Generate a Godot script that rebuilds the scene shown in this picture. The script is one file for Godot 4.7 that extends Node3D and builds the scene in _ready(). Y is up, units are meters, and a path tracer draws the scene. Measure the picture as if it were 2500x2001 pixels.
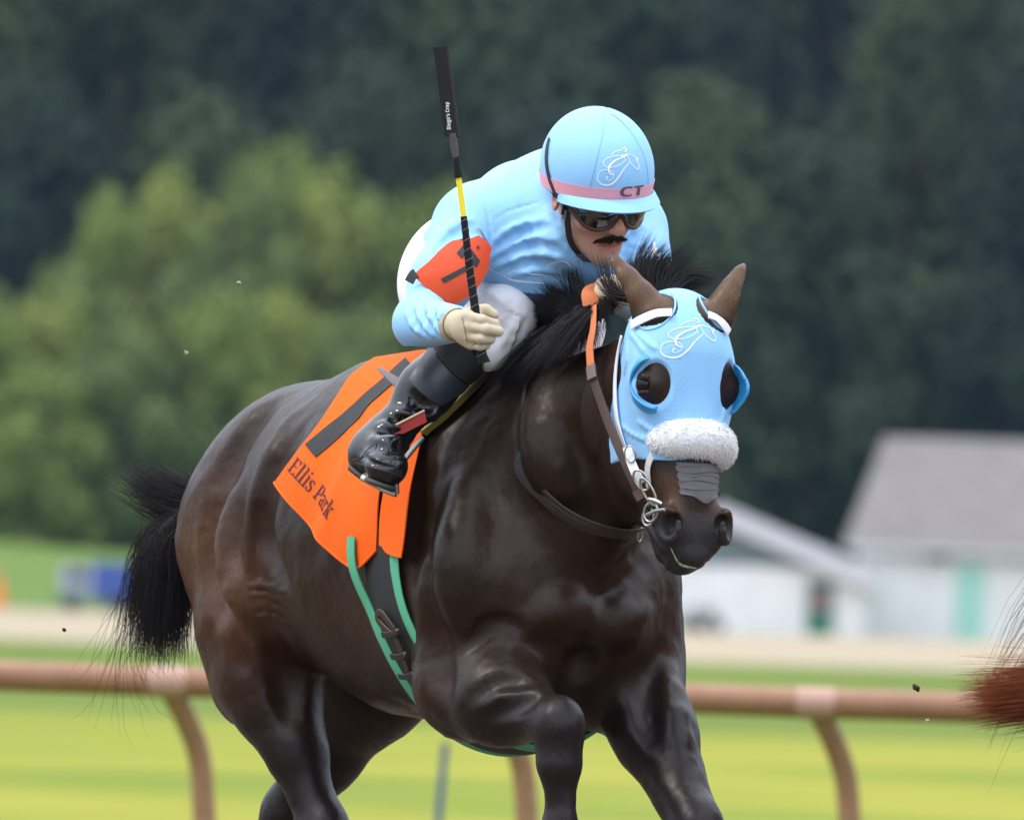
extends Node3D
# A galloping dark bay race horse and its jockey on a race track; long lens, shallow focus.

const FPX := 36000.0          # focal length in pixels of the 2500 x 2001 photograph
const CAM := Vector3(0, 1.25, 30)
const HORSE_AT := Vector3(-0.0167, 0, 0)
var cam_basis: Basis
var horse_xf: Transform3D     # x forward, y up, z to the horse's right
var rng := RandomNumberGenerator.new()
var fn := FastNoiseLite.new()
var hb: Field                 # the horse's body, in its own axes
var ht: Field                 # its trunk and neck alone
var hh: Field                 # its head
var jf: Field                 # the jockey's jersey, world axes


# ---------------------------------------------------------------- smooth fields and their meshes
class Field extends RefCounted:
	var A := PackedVector3Array()
	var B := PackedVector3Array()
	var IB := PackedFloat32Array()
	var RA := PackedFloat32Array()
	var DR := PackedFloat32Array()
	var K := PackedFloat32Array()
	var OP := PackedInt32Array()
	var MI := PackedInt32Array()
	var MB: Array[Basis] = []
	var all := PackedInt32Array()

	func cap(a: Vector3, b: Vector3, ra: float, rb: float, k := 0.05, m = null, op := 0) -> void:
		var ba := b - a
		var mi := -1
		if m != null:
			mi = MB.size()
			MB.append(m)
			ba = m * ba
		all.append(A.size())
		A.append(a)
		B.append(ba)
		var l := ba.length_squared()
		IB.append(1.0 / l if l > 1e-9 else 0.0)
		RA.append(ra)
		DR.append(rb - ra)
		K.append(maxf(k, 0.0005))
		OP.append(op)
		MI.append(mi)

	func ball(c: Vector3, r: float, k := 0.05, op := 0) -> void:
		cap(c, c, r, r, k, null, op)

	func ell(c: Vector3, radii: Vector3, k := 0.05, turn := Basis(), op := 0) -> void:
		var m := minf(radii.x, minf(radii.y, radii.z))
		var r := sqrt(m * (radii.x + radii.y + radii.z) / 3.0)
		cap(c, c, r, r, k, Basis.from_scale(Vector3(r / radii.x, r / radii.y, r / radii.z)) * turn.transposed(), op)

	func line(pts: Array, radii: Array, k := 0.05, m = null, op := 0) -> void:
		for i in pts.size() - 1:
			cap(pts[i], pts[i + 1], radii[mini(i, radii.size() - 1)], radii[mini(i + 1, radii.size() - 1)], k, m, op)

	func one(i: int, p: Vector3) -> float:
		var q := p - A[i]
		var m := MI[i]
		if m >= 0:
			q = MB[m] * q
		var ba := B[i]
		var t := clampf(q.dot(ba) * IB[i], 0.0, 1.0)
		return (q - ba * t).length() - RA[i] - DR[i] * t

	func at(p: Vector3, list: PackedInt32Array) -> float:
		var d := 1000.0
		for i in list:
			var q := p - A[i]
			var m := MI[i]
			if m >= 0:
				q = MB[m] * q
			var ba := B[i]
			var t := clampf(q.dot(ba) * IB[i], 0.0, 1.0)
			var e := (q - ba * t).length() - RA[i] - DR[i] * t
			var k := K[i]
			if OP[i] == 0:
				var h := k - absf(d - e)
				d = minf(d, e)
				if h > 0.0:
					d -= h * h / k * 0.25
			else:
				var h2 := k - absf(d + e)
				d = maxf(d, -e)
				if h2 > 0.0:
					d += h2 * h2 / k * 0.25
		return d

	func val(p: Vector3) -> float:
		return at(p, all)

	func grad(p: Vector3, e := 0.004) -> Vector3:
		return Vector3(val(p + Vector3(e, 0, 0)) - val(p - Vector3(e, 0, 0)), val(p + Vector3(0, e, 0)) - val(p - Vector3(0, e, 0)), val(p + Vector3(0, 0, e)) - val(p - Vector3(0, 0, e))).normalized()

	func trace(from: Vector3, dir: Vector3, near := 1.5, far := 3.2) -> Array:
		# first point of the surface along a ray, or the nearest miss: [point, normal, hit]
		var t := near
		var best := 1e9
		var bt := t
		for i in 90:
			var d := val(from + dir * t)
			if d < best:
				best = d
				bt = t
			if d < 0.0008:
				var q := from + dir * t
				return [q, grad(q), true]
			t += d * 0.75
			if t > far:
				break
		var p := from + dir * bt
		var n := grad(p)
		return [p - n * best, n, false]


class Shape extends RefCounted:
	var v := PackedVector3Array()
	var n := PackedVector3Array()
	var c := PackedColorArray()
	var ix := PackedInt32Array()
	var tint := Color.WHITE

	func vert(p: Vector3, nn: Vector3) -> int:
		v.append(p)
		n.append(nn)
		c.append(tint)
		return v.size() - 1

	func tri(a: int, b: int, d: int) -> void:
		# wound so that the front agrees with the normals (clockwise)
		var g := (v[b] - v[a]).cross(v[d] - v[a])
		ix.append(a)
		if g.dot(n[a] + n[b] + n[d]) > 0.0:
			ix.append(d)
			ix.append(b)
		else:
			ix.append(b)
			ix.append(d)

	func quad(a: int, b: int, d: int, e: int) -> void:
		tri(a, b, d)
		tri(a, d, e)

	func flat(p: Array, nn := Vector3.ZERO) -> void:
		# a flat polygon fan
		if nn == Vector3.ZERO:
			nn = (p[1] - p[0]).cross(p[2] - p[0]).normalized()
		var s := v.size()
		for q in p:
			vert(q, nn)
		for i in range(1, p.size() - 1):
			tri(s, s + i, s + i + 1)

	func net(f: Field, lo: Vector3, hi: Vector3, cs: float) -> void:
		var nx := int(ceil((hi.x - lo.x) / cs / 4.0))
		var ny := int(ceil((hi.y - lo.y) / cs / 4.0))
		var nz := int(ceil((hi.z - lo.z) / cs / 4.0))
		var sx := nx * 4 + 2
		var sy := ny * 4 + 2
		var R := cs * 3.47
		var index := {}
		var edges := PackedInt32Array()
		var ek := PackedInt64Array()
		var val := PackedFloat32Array()
		val.resize(125)
		var cache := {}        # corner values, shared between blocks so that no seam opens
		var cx := nx * 4 + 1
		var cy := ny * 4 + 1
		var RS := cs * 13.9
		for sb in ((nx + 3) / 4) * ((ny + 3) / 4) * ((nz + 3) / 4):
			# a block of 16 cells a side first: most of the air and most of the primitives drop out here
			var bx0: int = (sb % ((nx + 3) / 4)) * 4
			var by0: int = (sb / ((nx + 3) / 4) % ((ny + 3) / 4)) * 4
			var bz0: int = sb / (((nx + 3) / 4) * ((ny + 3) / 4)) * 4
			var smid := lo + Vector3(bx0 + 2, by0 + 2, bz0 + 2) * (cs * 4.0)
			var stot := f.at(smid, f.all)
			if absf(stot) > RS * 1.7:
				continue
			var slist := PackedInt32Array()
			for i in f.all:
				var e := f.one(i, smid)
				if (f.OP[i] == 0 and e < stot + RS * 3.2 + f.K[i]) or (f.OP[i] == 1 and absf(e) < RS * 1.7 + f.K[i] + maxf(0.0, -e)):
					slist.append(i)
			for sub in 64:
					var bx := bx0 + sub % 4
					var by := by0 + sub / 4 % 4
					var bz := bz0 + sub / 16
					if bx >= nx or by >= ny or bz >= nz:
						continue
					var o := lo + Vector3(bx, by, bz) * (cs * 4.0)
					var mid := o + Vector3.ONE * (cs * 2.0)
					var total := f.at(mid, slist)
					if absf(total) > R * 1.5:
						continue
					var list := PackedInt32Array()
					for i in slist:
						var e := f.one(i, mid)
						if (f.OP[i] == 0 and e < total + R * 3.2 + f.K[i]) or (f.OP[i] == 1 and absf(e) < R * 1.7 + f.K[i] + maxf(0.0, -e)):
							list.append(i)
					var pos := false
					var neg := false
					var w := 0
					for z in 5:
						for y in 5:
							for x in 5:
								var ck := (bx * 4 + x) + cx * ((by * 4 + y) + cy * (bz * 4 + z))
								var dv = cache.get(ck)
								var d: float
								if dv == null:
									d = f.at(o + Vector3(x, y, z) * cs, list)
									cache[ck] = d
								else:
									d = dv
								val[w] = d
								w += 1
								if d < 0.0:
									neg = true
								else:
									pos = true
					if not (pos and neg):
						continue
					for z in 4:
						for y in 4:
							for x in 4:
								var b := x + y * 5 + z * 25
								var v0 := val[b]
								var v1 := val[b + 1]
								var v2 := val[b + 5]
								var v3 := val[b + 6]
								var v4 := val[b + 25]
								var v5 := val[b + 26]
								var v6 := val[b + 30]
								var v7 := val[b + 31]
								var m := int(v0 < 0) + int(v1 < 0) + int(v2 < 0) + int(v3 < 0) + int(v4 < 0) + int(v5 < 0) + int(v6 < 0) + int(v7 < 0)
								if m == 0 or m == 8:
									continue
								var sum := Vector3.ZERO
								var cnt := 0
								if (v0 < 0) != (v1 < 0): sum += Vector3(v0 / (v0 - v1), 0, 0); cnt += 1
								if (v2 < 0) != (v3 < 0): sum += Vector3(v2 / (v2 - v3), 1, 0); cnt += 1
								if (v4 < 0) != (v5 < 0): sum += Vector3(v4 / (v4 - v5), 0, 1); cnt += 1
								if (v6 < 0) != (v7 < 0): sum += Vector3(v6 / (v6 - v7), 1, 1); cnt += 1
								if (v0 < 0) != (v2 < 0): sum += Vector3(0, v0 / (v0 - v2), 0); cnt += 1
								if (v1 < 0) != (v3 < 0): sum += Vector3(1, v1 / (v1 - v3), 0); cnt += 1
								if (v4 < 0) != (v6 < 0): sum += Vector3(0, v4 / (v4 - v6), 1); cnt += 1
								if (v5 < 0) != (v7 < 0): sum += Vector3(1, v5 / (v5 - v7), 1); cnt += 1
								if (v0 < 0) != (v4 < 0): sum += Vector3(0, 0, v0 / (v0 - v4)); cnt += 1
								if (v1 < 0) != (v5 < 0): sum += Vector3(1, 0, v1 / (v1 - v5)); cnt += 1
								if (v2 < 0) != (v6 < 0): sum += Vector3(0, 1, v2 / (v2 - v6)); cnt += 1
								if (v3 < 0) != (v7 < 0): sum += Vector3(1, 1, v3 / (v3 - v7)); cnt += 1
								sum /= float(cnt)
								var q := o + (Vector3(x, y, z) + sum) * cs
								var gx := lerpf(lerpf(v1 - v0, v3 - v2, sum.y), lerpf(v5 - v4, v7 - v6, sum.y), sum.z)
								var gy := lerpf(lerpf(v2 - v0, v3 - v1, sum.x), lerpf(v6 - v4, v7 - v5, sum.x), sum.z)
								var gz := lerpf(lerpf(v4 - v0, v5 - v1, sum.x), lerpf(v6 - v2, v7 - v3, sum.x), sum.y)
								var key := (bx * 4 + x) + sx * ((by * 4 + y) + sy * (bz * 4 + z))
								index[key] = vert(q, Vector3(gx, gy, gz).normalized())
								if (v0 < 0) != (v1 < 0):
									ek.append(key)
									edges.append(0)
								if (v0 < 0) != (v2 < 0):
									ek.append(key)
									edges.append(1)
								if (v0 < 0) != (v4 < 0):
									ek.append(key)
									edges.append(2)
		var step := [1, sx, sx * sy]
		for e in ek.size():
			var a: int = step[(edges[e] + 1) % 3]
			var b: int = step[(edges[e] + 2) % 3]
			var k := ek[e]
			var i0 = index.get(k)
			var i1 = index.get(k - a)
			var i2 = index.get(k - a - b)
			var i3 = index.get(k - b)
			if i0 != null and i1 != null and i2 != null and i3 != null:
				quad(i0, i1, i2, i3)

	func sweep(pts: Array, ups: Array, prof: Array, closed_ends := true, scales = null) -> void:
		# prof: Array of Vector2 (across, up), closed; ups: the way the strap's face points
		var m := pts.size()
		var k := prof.size()
		var s := v.size()
		for i in m:
			var t: Vector3 = (pts[mini(i + 1, m - 1)] - pts[maxi(i - 1, 0)]).normalized()
			var u: Vector3 = ups[mini(i, ups.size() - 1)]
			var side := t.cross(u).normalized()
			u = side.cross(t).normalized()
			var sc: float = 1.0 if scales == null else scales[i]
			for j in k:
				var q: Vector2 = prof[j]
				var tang: Vector2 = prof[(j + 1) % k] - prof[(j - 1 + k) % k]
				var nn := Vector2(tang.y, -tang.x).normalized()
				if nn.dot(q) < 0.0:
					nn = -nn
				vert(pts[i] + (side * q.x + u * q.y) * sc, side * nn.x + u * nn.y)
		for i in m - 1:
			for j in k:
				quad(s + i * k + j, s + i * k + (j + 1) % k, s + (i + 1) * k + (j + 1) % k, s + (i + 1) * k + j)
		if closed_ends:
			for e in [0, m - 1]:
				var dir: Vector3 = (pts[0] - pts[1]).normalized() if e == 0 else (pts[m - 1] - pts[m - 2]).normalized()
				var ring := []
				for j in k:
					ring.append(v[s + e * k + j])
				flat(ring, dir)

	func tube(pts: Array, radii: Array, sides := 8, ends := true) -> void:
		var m := pts.size()
		var s := v.size()
		var up := Vector3(0.31, 0.87, 0.38)
		for i in m:
			var t: Vector3 = (pts[mini(i + 1, m - 1)] - pts[maxi(i - 1, 0)]).normalized()
			up = (up - t * up.dot(t)).normalized()
			var side := t.cross(up)
			var r: float = radii[mini(i, radii.size() - 1)]
			for j in sides:
				var a := TAU * j / sides
				var d := up * cos(a) + side * sin(a)
				vert(pts[i] + d * r, d)
		for i in m - 1:
			for j in sides:
				quad(s + i * sides + j, s + i * sides + (j + 1) % sides, s + (i + 1) * sides + (j + 1) % sides, s + (i + 1) * sides + j)
		if ends:
			for e in [0, m - 1]:
				var dir: Vector3 = (pts[0] - pts[1]).normalized() if e == 0 else (pts[m - 1] - pts[m - 2]).normalized()
				var ring := []
				for j in sides:
					ring.append(v[s + e * sides + j])
				flat(ring, dir)

	func box(c0: Vector3, size: Vector3, b := Basis()) -> void:
		var h := size / 2.0
		for ax in 3:
			for sg in [-1.0, 1.0]:
				var nn := Vector3.ZERO
				nn[ax] = sg
				var p := []
				for q in [[-1, -1], [1, -1], [1, 1], [-1, 1]]:
					var w := Vector3.ZERO
					w[ax] = sg * h[ax]
					w[(ax + 1) % 3] = q[0] * h[(ax + 1) % 3]
					w[(ax + 2) % 3] = q[1] * h[(ax + 2) % 3]
					p.append(c0 + b * w)
				flat(p, b * nn)

	func grid(pts: Array, cols: int, both := 0.0, face := Vector3.ZERO) -> void:
		# pts: rows of cols points; normals computed; both > 0 gives the sheet a thickness
		var rows := pts.size() / cols
		var nn := PackedVector3Array()
		for r in rows:
			for q in cols:
				var a: Vector3 = pts[r * cols + mini(q + 1, cols - 1)] - pts[r * cols + maxi(q - 1, 0)]
				var b: Vector3 = pts[mini(r + 1, rows - 1) * cols + q] - pts[maxi(r - 1, 0) * cols + q]
				nn.append(a.cross(b).normalized())
		if face != Vector3.ZERO and nn[nn.size() / 2].dot(face) < 0.0:
			for i in nn.size():
				nn[i] = -nn[i]
		var s := v.size()
		for i in pts.size():
			vert(pts[i], nn[i])
		for r in rows - 1:
			for q in cols - 1:
				quad(s + r * cols + q, s + r * cols + q + 1, s + (r + 1) * cols + q + 1, s + (r + 1) * cols + q)
		if both > 0.0:
			var s2 := v.size()
			for i in pts.size():
				vert(pts[i] - nn[i] * both, -nn[i])
			for r in rows - 1:
				for q in cols - 1:
					quad(s2 + r * cols + q, s2 + r * cols + q + 1, s2 + (r + 1) * cols + q + 1, s2 + (r + 1) * cols + q)
			var rim := []
			for q in cols:
				rim.append(q)
			for r in range(1, rows):
				rim.append(r * cols + cols - 1)
			for q in range(cols - 2, -1, -1):
				rim.append((rows - 1) * cols + q)
			for r in range(rows - 2, 0, -1):
				rim.append(r * cols)
			for i in rim.size():
				var a2: int = rim[i]
				var b2: int = rim[(i + 1) % rim.size()]
				flat([v[s + a2], v[s + b2], v[s2 + b2], v[s2 + a2]])

	func moved(t: Transform3D) -> void:
		for i in v.size():
			v[i] = t * v[i]
			n[i] = (t.basis * n[i]).normalized()

	func mesh() -> ArrayMesh:
		var a := []
		a.resize(Mesh.ARRAY_MAX)
		a[Mesh.ARRAY_VERTEX] = v
		a[Mesh.ARRAY_NORMAL] = n
		a[Mesh.ARRAY_COLOR] = c
		a[Mesh.ARRAY_INDEX] = ix
		var am := ArrayMesh.new()
		am.add_surface_from_arrays(Mesh.PRIMITIVE_TRIANGLES, a)
		return am


# ---------------------------------------------------------------- helpers
var jobs := []
func net(f: Field, lo: Vector3, hi: Vector3, cs: float) -> Shape:
	# registered now, meshed by run_nets()
	var s := Shape.new()
	jobs.append([s, f, lo, hi, cs])
	return s


func run_nets() -> void:
	for j in jobs:
		j[0].net(j[1], j[2], j[3], j[4])
	jobs.clear()


func ray(px: float, py: float) -> Vector3:
	return cam_basis * Vector3((px - 1250.0) / FPX, (1000.5 - py) / FPX, -1.0)


func P(px: float, py: float, z: float) -> Vector3:
	# the point at world depth z (metres towards the camera) that the photograph shows at a pixel
	var d := ray(px, py)
	return CAM + d * ((z - CAM.z) / d.z)


func H(px: float, py: float, w: float) -> Vector3:
	# the same in the horse's axes, at a distance w to the right of its middle plane
	var o := horse_xf.affine_inverse() * CAM
	var d := horse_xf.basis.transposed() * ray(px, py)
	return o + d * ((w - o.z) / d.z)


func on(f: Field, px: float, py: float, off := 0.0, in_horse := true) -> Array:
	# [point, normal] on a thing's surface under a pixel
	var o := CAM
	var d := ray(px, py)
	if in_horse:
		o = horse_xf.affine_inverse() * o
		d = horse_xf.basis.transposed() * d
	d = d.normalized()
	var r := f.trace(o, d, 28.0, 31.8)
	return [r[0] + r[1] * off, r[1], r[2]]


func curve(p: Array, per := 6) -> Array:
	# Catmull-Rom through the points
	var out := []
	for i in p.size() - 1:
		var a = p[maxi(i - 1, 0)]
		var b = p[i]
		var c = p[i + 1]
		var d = p[mini(i + 2, p.size() - 1)]
		for k in per:
			var t := float(k) / per
			out.append(0.5 * (2.0 * b + (c - a) * t + (2.0 * a - 5.0 * b + 4.0 * c - d) * t * t + (3.0 * b - a - 3.0 * c + d) * t * t * t))
	out.append(p[p.size() - 1])
	return out


func strap(w: float, t: float) -> Array:
	var b := minf(w, t) * 0.3
	return [Vector2(-w / 2 + b, -t / 2), Vector2(w / 2 - b, -t / 2), Vector2(w / 2, -t / 2 + b), Vector2(w / 2, t / 2 - b), Vector2(w / 2 - b, t / 2), Vector2(-w / 2 + b, t / 2), Vector2(-w / 2, t / 2 - b), Vector2(-w / 2, -t / 2 + b)]


func laid(f: Field, px: Array, off: float, per := 5, in_horse := true) -> Array:
	# a curve drawn in pixels, laid on a surface: [points, normals]
	var pts := []
	var ups := []
	for q in curve(px, per):
		var r := on(f, q.x, q.y, off, in_horse)
		pts.append(r[0])
		ups.append(r[1])
	return [pts, ups]


func lin(r: float, g: float, b: float) -> Color:
	return Color(r, g, b).linear_to_srgb()


func mat(c: Color, rough := 0.8, o := {}) -> StandardMaterial3D:
	var m := StandardMaterial3D.new()
	m.albedo_color = c
	m.roughness = rough
	m.vertex_color_use_as_albedo = o.get("vc", false)
	m.metallic = o.get("metal", 0.0)
	m.metallic_specular = o.get("spec", 0.5)
	if o.has("rim"):
		m.rim_enabled = true
		m.rim = o.rim
		m.rim_tint = o.get("rim_tint", 0.5)
	if o.has("coat"):
		m.clearcoat_enabled = true
		m.clearcoat = o.coat
		m.clearcoat_roughness = o.get("coat_rough", 0.2)
	if o.has("sss"):
		m.subsurf_scatter_enabled = true
		m.subsurf_scatter_strength = o.sss
	if o.has("back"):
		m.backlight_enabled = true
		m.backlight = o.back
	if o.has("grain"):
		# o.grain: [size of the pattern in metres, relief in centimetres, frequency]
		m.uv1_triplanar = true
		m.uv1_scale = Vector3(1.0, o.get("flow", 1.0), 1.0) / o.grain[0]
		m.heightmap_enabled = true
		m.heightmap_texture = noise_tex(o.grain[2], o.get("kind", 0), o.get("stretch", 1.0))
		m.heightmap_scale = o.grain[1]
	if o.has("mottle"):
		# o.mottle: [darkest, lightest, frequency]: patches of the thing's own colour
		m.uv1_triplanar = true
		if not o.has("grain"):
			m.uv1_scale = Vector3.ONE / o.get("size", 1.0)
		m.albedo_texture = ramp_tex(o.mottle[0], o.mottle[1], o.mottle[2])
	return m


var tex_kept := {}
func noise_tex(freq: float, kind := 0, stretch := 1.0) -> Texture2D:
	var key := [freq, kind, stretch]
	if not tex_kept.has(key):
		var nz := FastNoiseLite.new()
		nz.seed = 7
		nz.frequency = freq
		nz.noise_type = FastNoiseLite.TYPE_SIMPLEX_SMOOTH if kind == 0 else FastNoiseLite.TYPE_CELLULAR
		nz.fractal_octaves = 3
		var im := Image.create(256, 256, false, Image.FORMAT_L8)
		if kind == 2:      # weave
			for y in 256:
				for x in 256:
					var a := sin(x * TAU / 8.0) * sin(y * TAU / 8.0)
					im.set_pixel(x, y, Color.from_hsv(0, 0, 0.5 + 0.3 * a + 0.15 * nz.get_noise_2d(x, y)))
		else:
			var s := nz.get_seamless_image(256, 256)
			for y in 256:
				for x in 256:
					im.set_pixel(x, y, s.get_pixel(int(x), int(y * stretch) % 256))
		tex_kept[key] = ImageTexture.create_from_image(im)
	return tex_kept[key]


func ramp_tex(a: Color, b: Color, freq: float) -> Texture2D:
	var key := [a, b, freq]
	if not tex_kept.has(key):
		var nz := FastNoiseLite.new()
		nz.seed = 11
		nz.frequency = freq
		nz.fractal_octaves = 4
		var s := nz.get_seamless_image(256, 256)
		var im := Image.create(256, 256, false, Image.FORMAT_RGB8)
		for y in 256:
			for x in 256:
				im.set_pixel(x, y, a.lerp(b, s.get_pixel(x, y).r))
		tex_kept[key] = ImageTexture.create_from_image(im)
	return tex_kept[key]


var used := {}
func numbered(called: String) -> String:
	used[called] = used.get(called, -1) + 1
	return called if used[called] == 0 else "%s_%03d" % [called, used[called]]


func thing(called: String, label: String, category: String, at := Transform3D(), group := "") -> Node3D:
	var o := Node3D.new()
	o.name = numbered(called)
	add_child(o)
	o.transform = at
	tag(o, label, category, group)
	return o


func tag(o: Node3D, label: String, category: String, group := "") -> void:
	o.set_meta("label", label)
	o.set_meta("category", category)
	if group:
		o.set_meta("group", group)


func part(called: String, s: Shape, m: Material, parent: Node3D) -> MeshInstance3D:
	return part_mesh(called, s.mesh(), m, parent)


func part_mesh(called: String, me: Mesh, m: Material, parent: Node3D) -> MeshInstance3D:
	var o := MeshInstance3D.new()
	o.name = called
	o.mesh = me
	o.material_override = m
	parent.add_child(o, true)
	return o


func ground(called: String, s: Shape, m: Material) -> void:
	var o := part(numbered(called), s, m, self)
	o.set_meta("kind", "structure")
	o.set_meta("label", called.replace("_", " "))


var parts_of := {}        # meshed surfaces by name


func _ready() -> void:
	rng.seed = 4
	fn.seed = 3
	fn.frequency = 1.0
	cam_basis = Basis(Vector3.RIGHT, atan(419.5 / FPX)) * Basis(Vector3.BACK, deg_to_rad(1.9))
	var th := deg_to_rad(62.0)
	horse_xf = Transform3D(Basis(Vector3(cos(th), 0, sin(th)), Vector3.UP, Vector3(-sin(th), 0, cos(th))), HORSE_AT)
	set_camera_and_light()
	horse_fields()
	jockey_fields()
	tack_fields()
	run_nets()
	build_setting()
	build_horse()
	build_jockey()
	build_tack()


func set_camera_and_light() -> void:
	var c := Camera3D.new()
	c.name = "camera"
	c.fov = rad_to_deg(2.0 * atan(1000.5 / FPX))
	c.near = 0.5
	c.far = 3000.0
	c.transform = Transform3D(cam_basis, CAM)
	add_child(c)
	c.current = true
	var we := WorldEnvironment.new()
	we.name = "environment"
	var e := Environment.new()
	var sm := ProceduralSkyMaterial.new()
	sm.sky_top_color = Color(0.90, 0.93, 0.98)
	sm.sky_horizon_color = Color(0.44, 0.48, 0.54)
	sm.sky_curve = 0.35
	sm.sky_energy_multiplier = 1.7
	sm.ground_horizon_color = Color(0.22, 0.24, 0.20)
	sm.ground_bottom_color = Color(0.22, 0.24, 0.18)
	sm.sun_angle_max = 30.0
	var sky := Sky.new()
	sky.sky_material = sm
	e.background_mode = Environment.BG_SKY
	e.sky = sky
	e.tonemap_mode = Environment.TONE_MAPPER_LINEAR
	e.tonemap_exposure = 0.98
	e.sdfgi_enabled = true
	e.ssao_enabled = true
	e.ssil_enabled = true
	e.fog_enabled = true
	e.fog_density = 0.00005
	e.fog_light_color = Color(0.62, 0.74, 0.92)
	we.environment = e
	var at := CameraAttributesPhysical.new()
	at.frustum_focus_distance = 29.55
	at.frustum_focal_length = 520.0
	at.exposure_aperture = 9.5
	we.camera_attributes = at
	add_child(we)
	var sun := DirectionalLight3D.new()
	sun.name = "sun"
	sun.light_energy = 0.6
	sun.light_angular_distance = 10.0
	sun.light_color = Color(1.0, 0.97, 0.92)
	sun.shadow_enabled = true
	sun.transform = Transform3D.IDENTITY.looking_at(-Vector3(-0.58, 0.80, 0.14), Vector3.UP)
	add_child(sun)


# ---------------------------------------------------------------- the setting
func build_setting() -> void:
	var grass := mat(Color.WHITE, 0.95, {"mottle": [lin(0.07, 0.115, 0.016), lin(0.15, 0.18, 0.028), 0.02], "size": 30.0, "spec": 0.2})
	var turf := mat(Color.WHITE, 0.95, {"mottle": [lin(0.115, 0.165, 0.018), lin(0.30, 0.265, 0.034), 0.022], "size": 60.0, "spec": 0.2})
	var sand := mat(Color.WHITE, 0.95, {"mottle": [lin(0.28, 0.225, 0.15), lin(0.38, 0.32, 0.23), 0.03], "size": 20.0, "spec": 0.2})
	var dirt := mat(Color.WHITE, 0.95, {"mottle": [lin(0.11, 0.080, 0.055), lin(0.17, 0.13, 0.09), 0.03], "size": 3.0, "spec": 0.2, "grain": [2.0, 2.0, 0.05]})
	sheet("grass", -1500, 1500, -1500, 500, 0.0, grass)
	sheet("dirt_track", -300, 300, -20.5, 12, 0.004, dirt)
	sheet("turf_course", -300, 300, -96.5, -36, 0.004, turf)
	sheet("backstretch_track", -300, 300, -395, -218, 0.004, sand)
	# the grassy levee on the far side
	var lv := Shape.new()
	var pts := []
	for r in [[-400.0, 0.0], [-420.0, 0.5], [-440.0, 1.6], [-456.0, 2.7], [-468.0, 3.0], [-900.0, 3.0]]:
		for q in 13:
			var x := -300.0 + q * 24.0
			var fall := clampf((-6.0 - x) / 10.0, 0.0, 1.0)
			pts.append(Vector3(x, r[1] * fall + 0.01, r[0]))
	lv.grid(pts, 13)
	ground("levee", lv, mat(Color.WHITE, 0.95, {"mottle": [lin(0.07, 0.12, 0.025), lin(0.14, 0.20, 0.04), 0.02], "size": 20.0, "spec": 0.2}))
	# an added hill, made up to block sky gaps between the crowns
	var hl := Shape.new()
	pts = []
	for r in [[-620.0, 0.0], [-640.0, 30.0], [-660.0, 52.0], [-700.0, 60.0], [-900.0, 60.0]]:
		for q in 21:
			pts.append(Vector3(-300.0 + q * 30.0, r[1] * (1.0 + 0.06 * sin(q * 1.7)), r[0] + 4.0 * sin(q * 2.3)))
	hl.grid(pts, 21)
	ground("added_backing_hill", hl, mat(Color.WHITE, 0.95, {"mottle": [lin(0.012, 0.022, 0.016), lin(0.035, 0.05, 0.025), 0.04], "size": 30.0, "spec": 0.1}))
	build_rail()
	build_barns()
	build_trees()


func sheet(called: String, x0: float, x1: float, z0: float, z1: float, y: float, m: Material) -> void:
	var s := Shape.new()
	var n := 12
	var pts := []
	for r in n + 1:
		for q in n + 1:
			pts.append(Vector3(lerpf(x0, x1, float(q) / n), y, lerpf(z1, z0, float(r) / n)))
	s.grid(pts, n + 1)
	ground(called, s, m)


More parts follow.
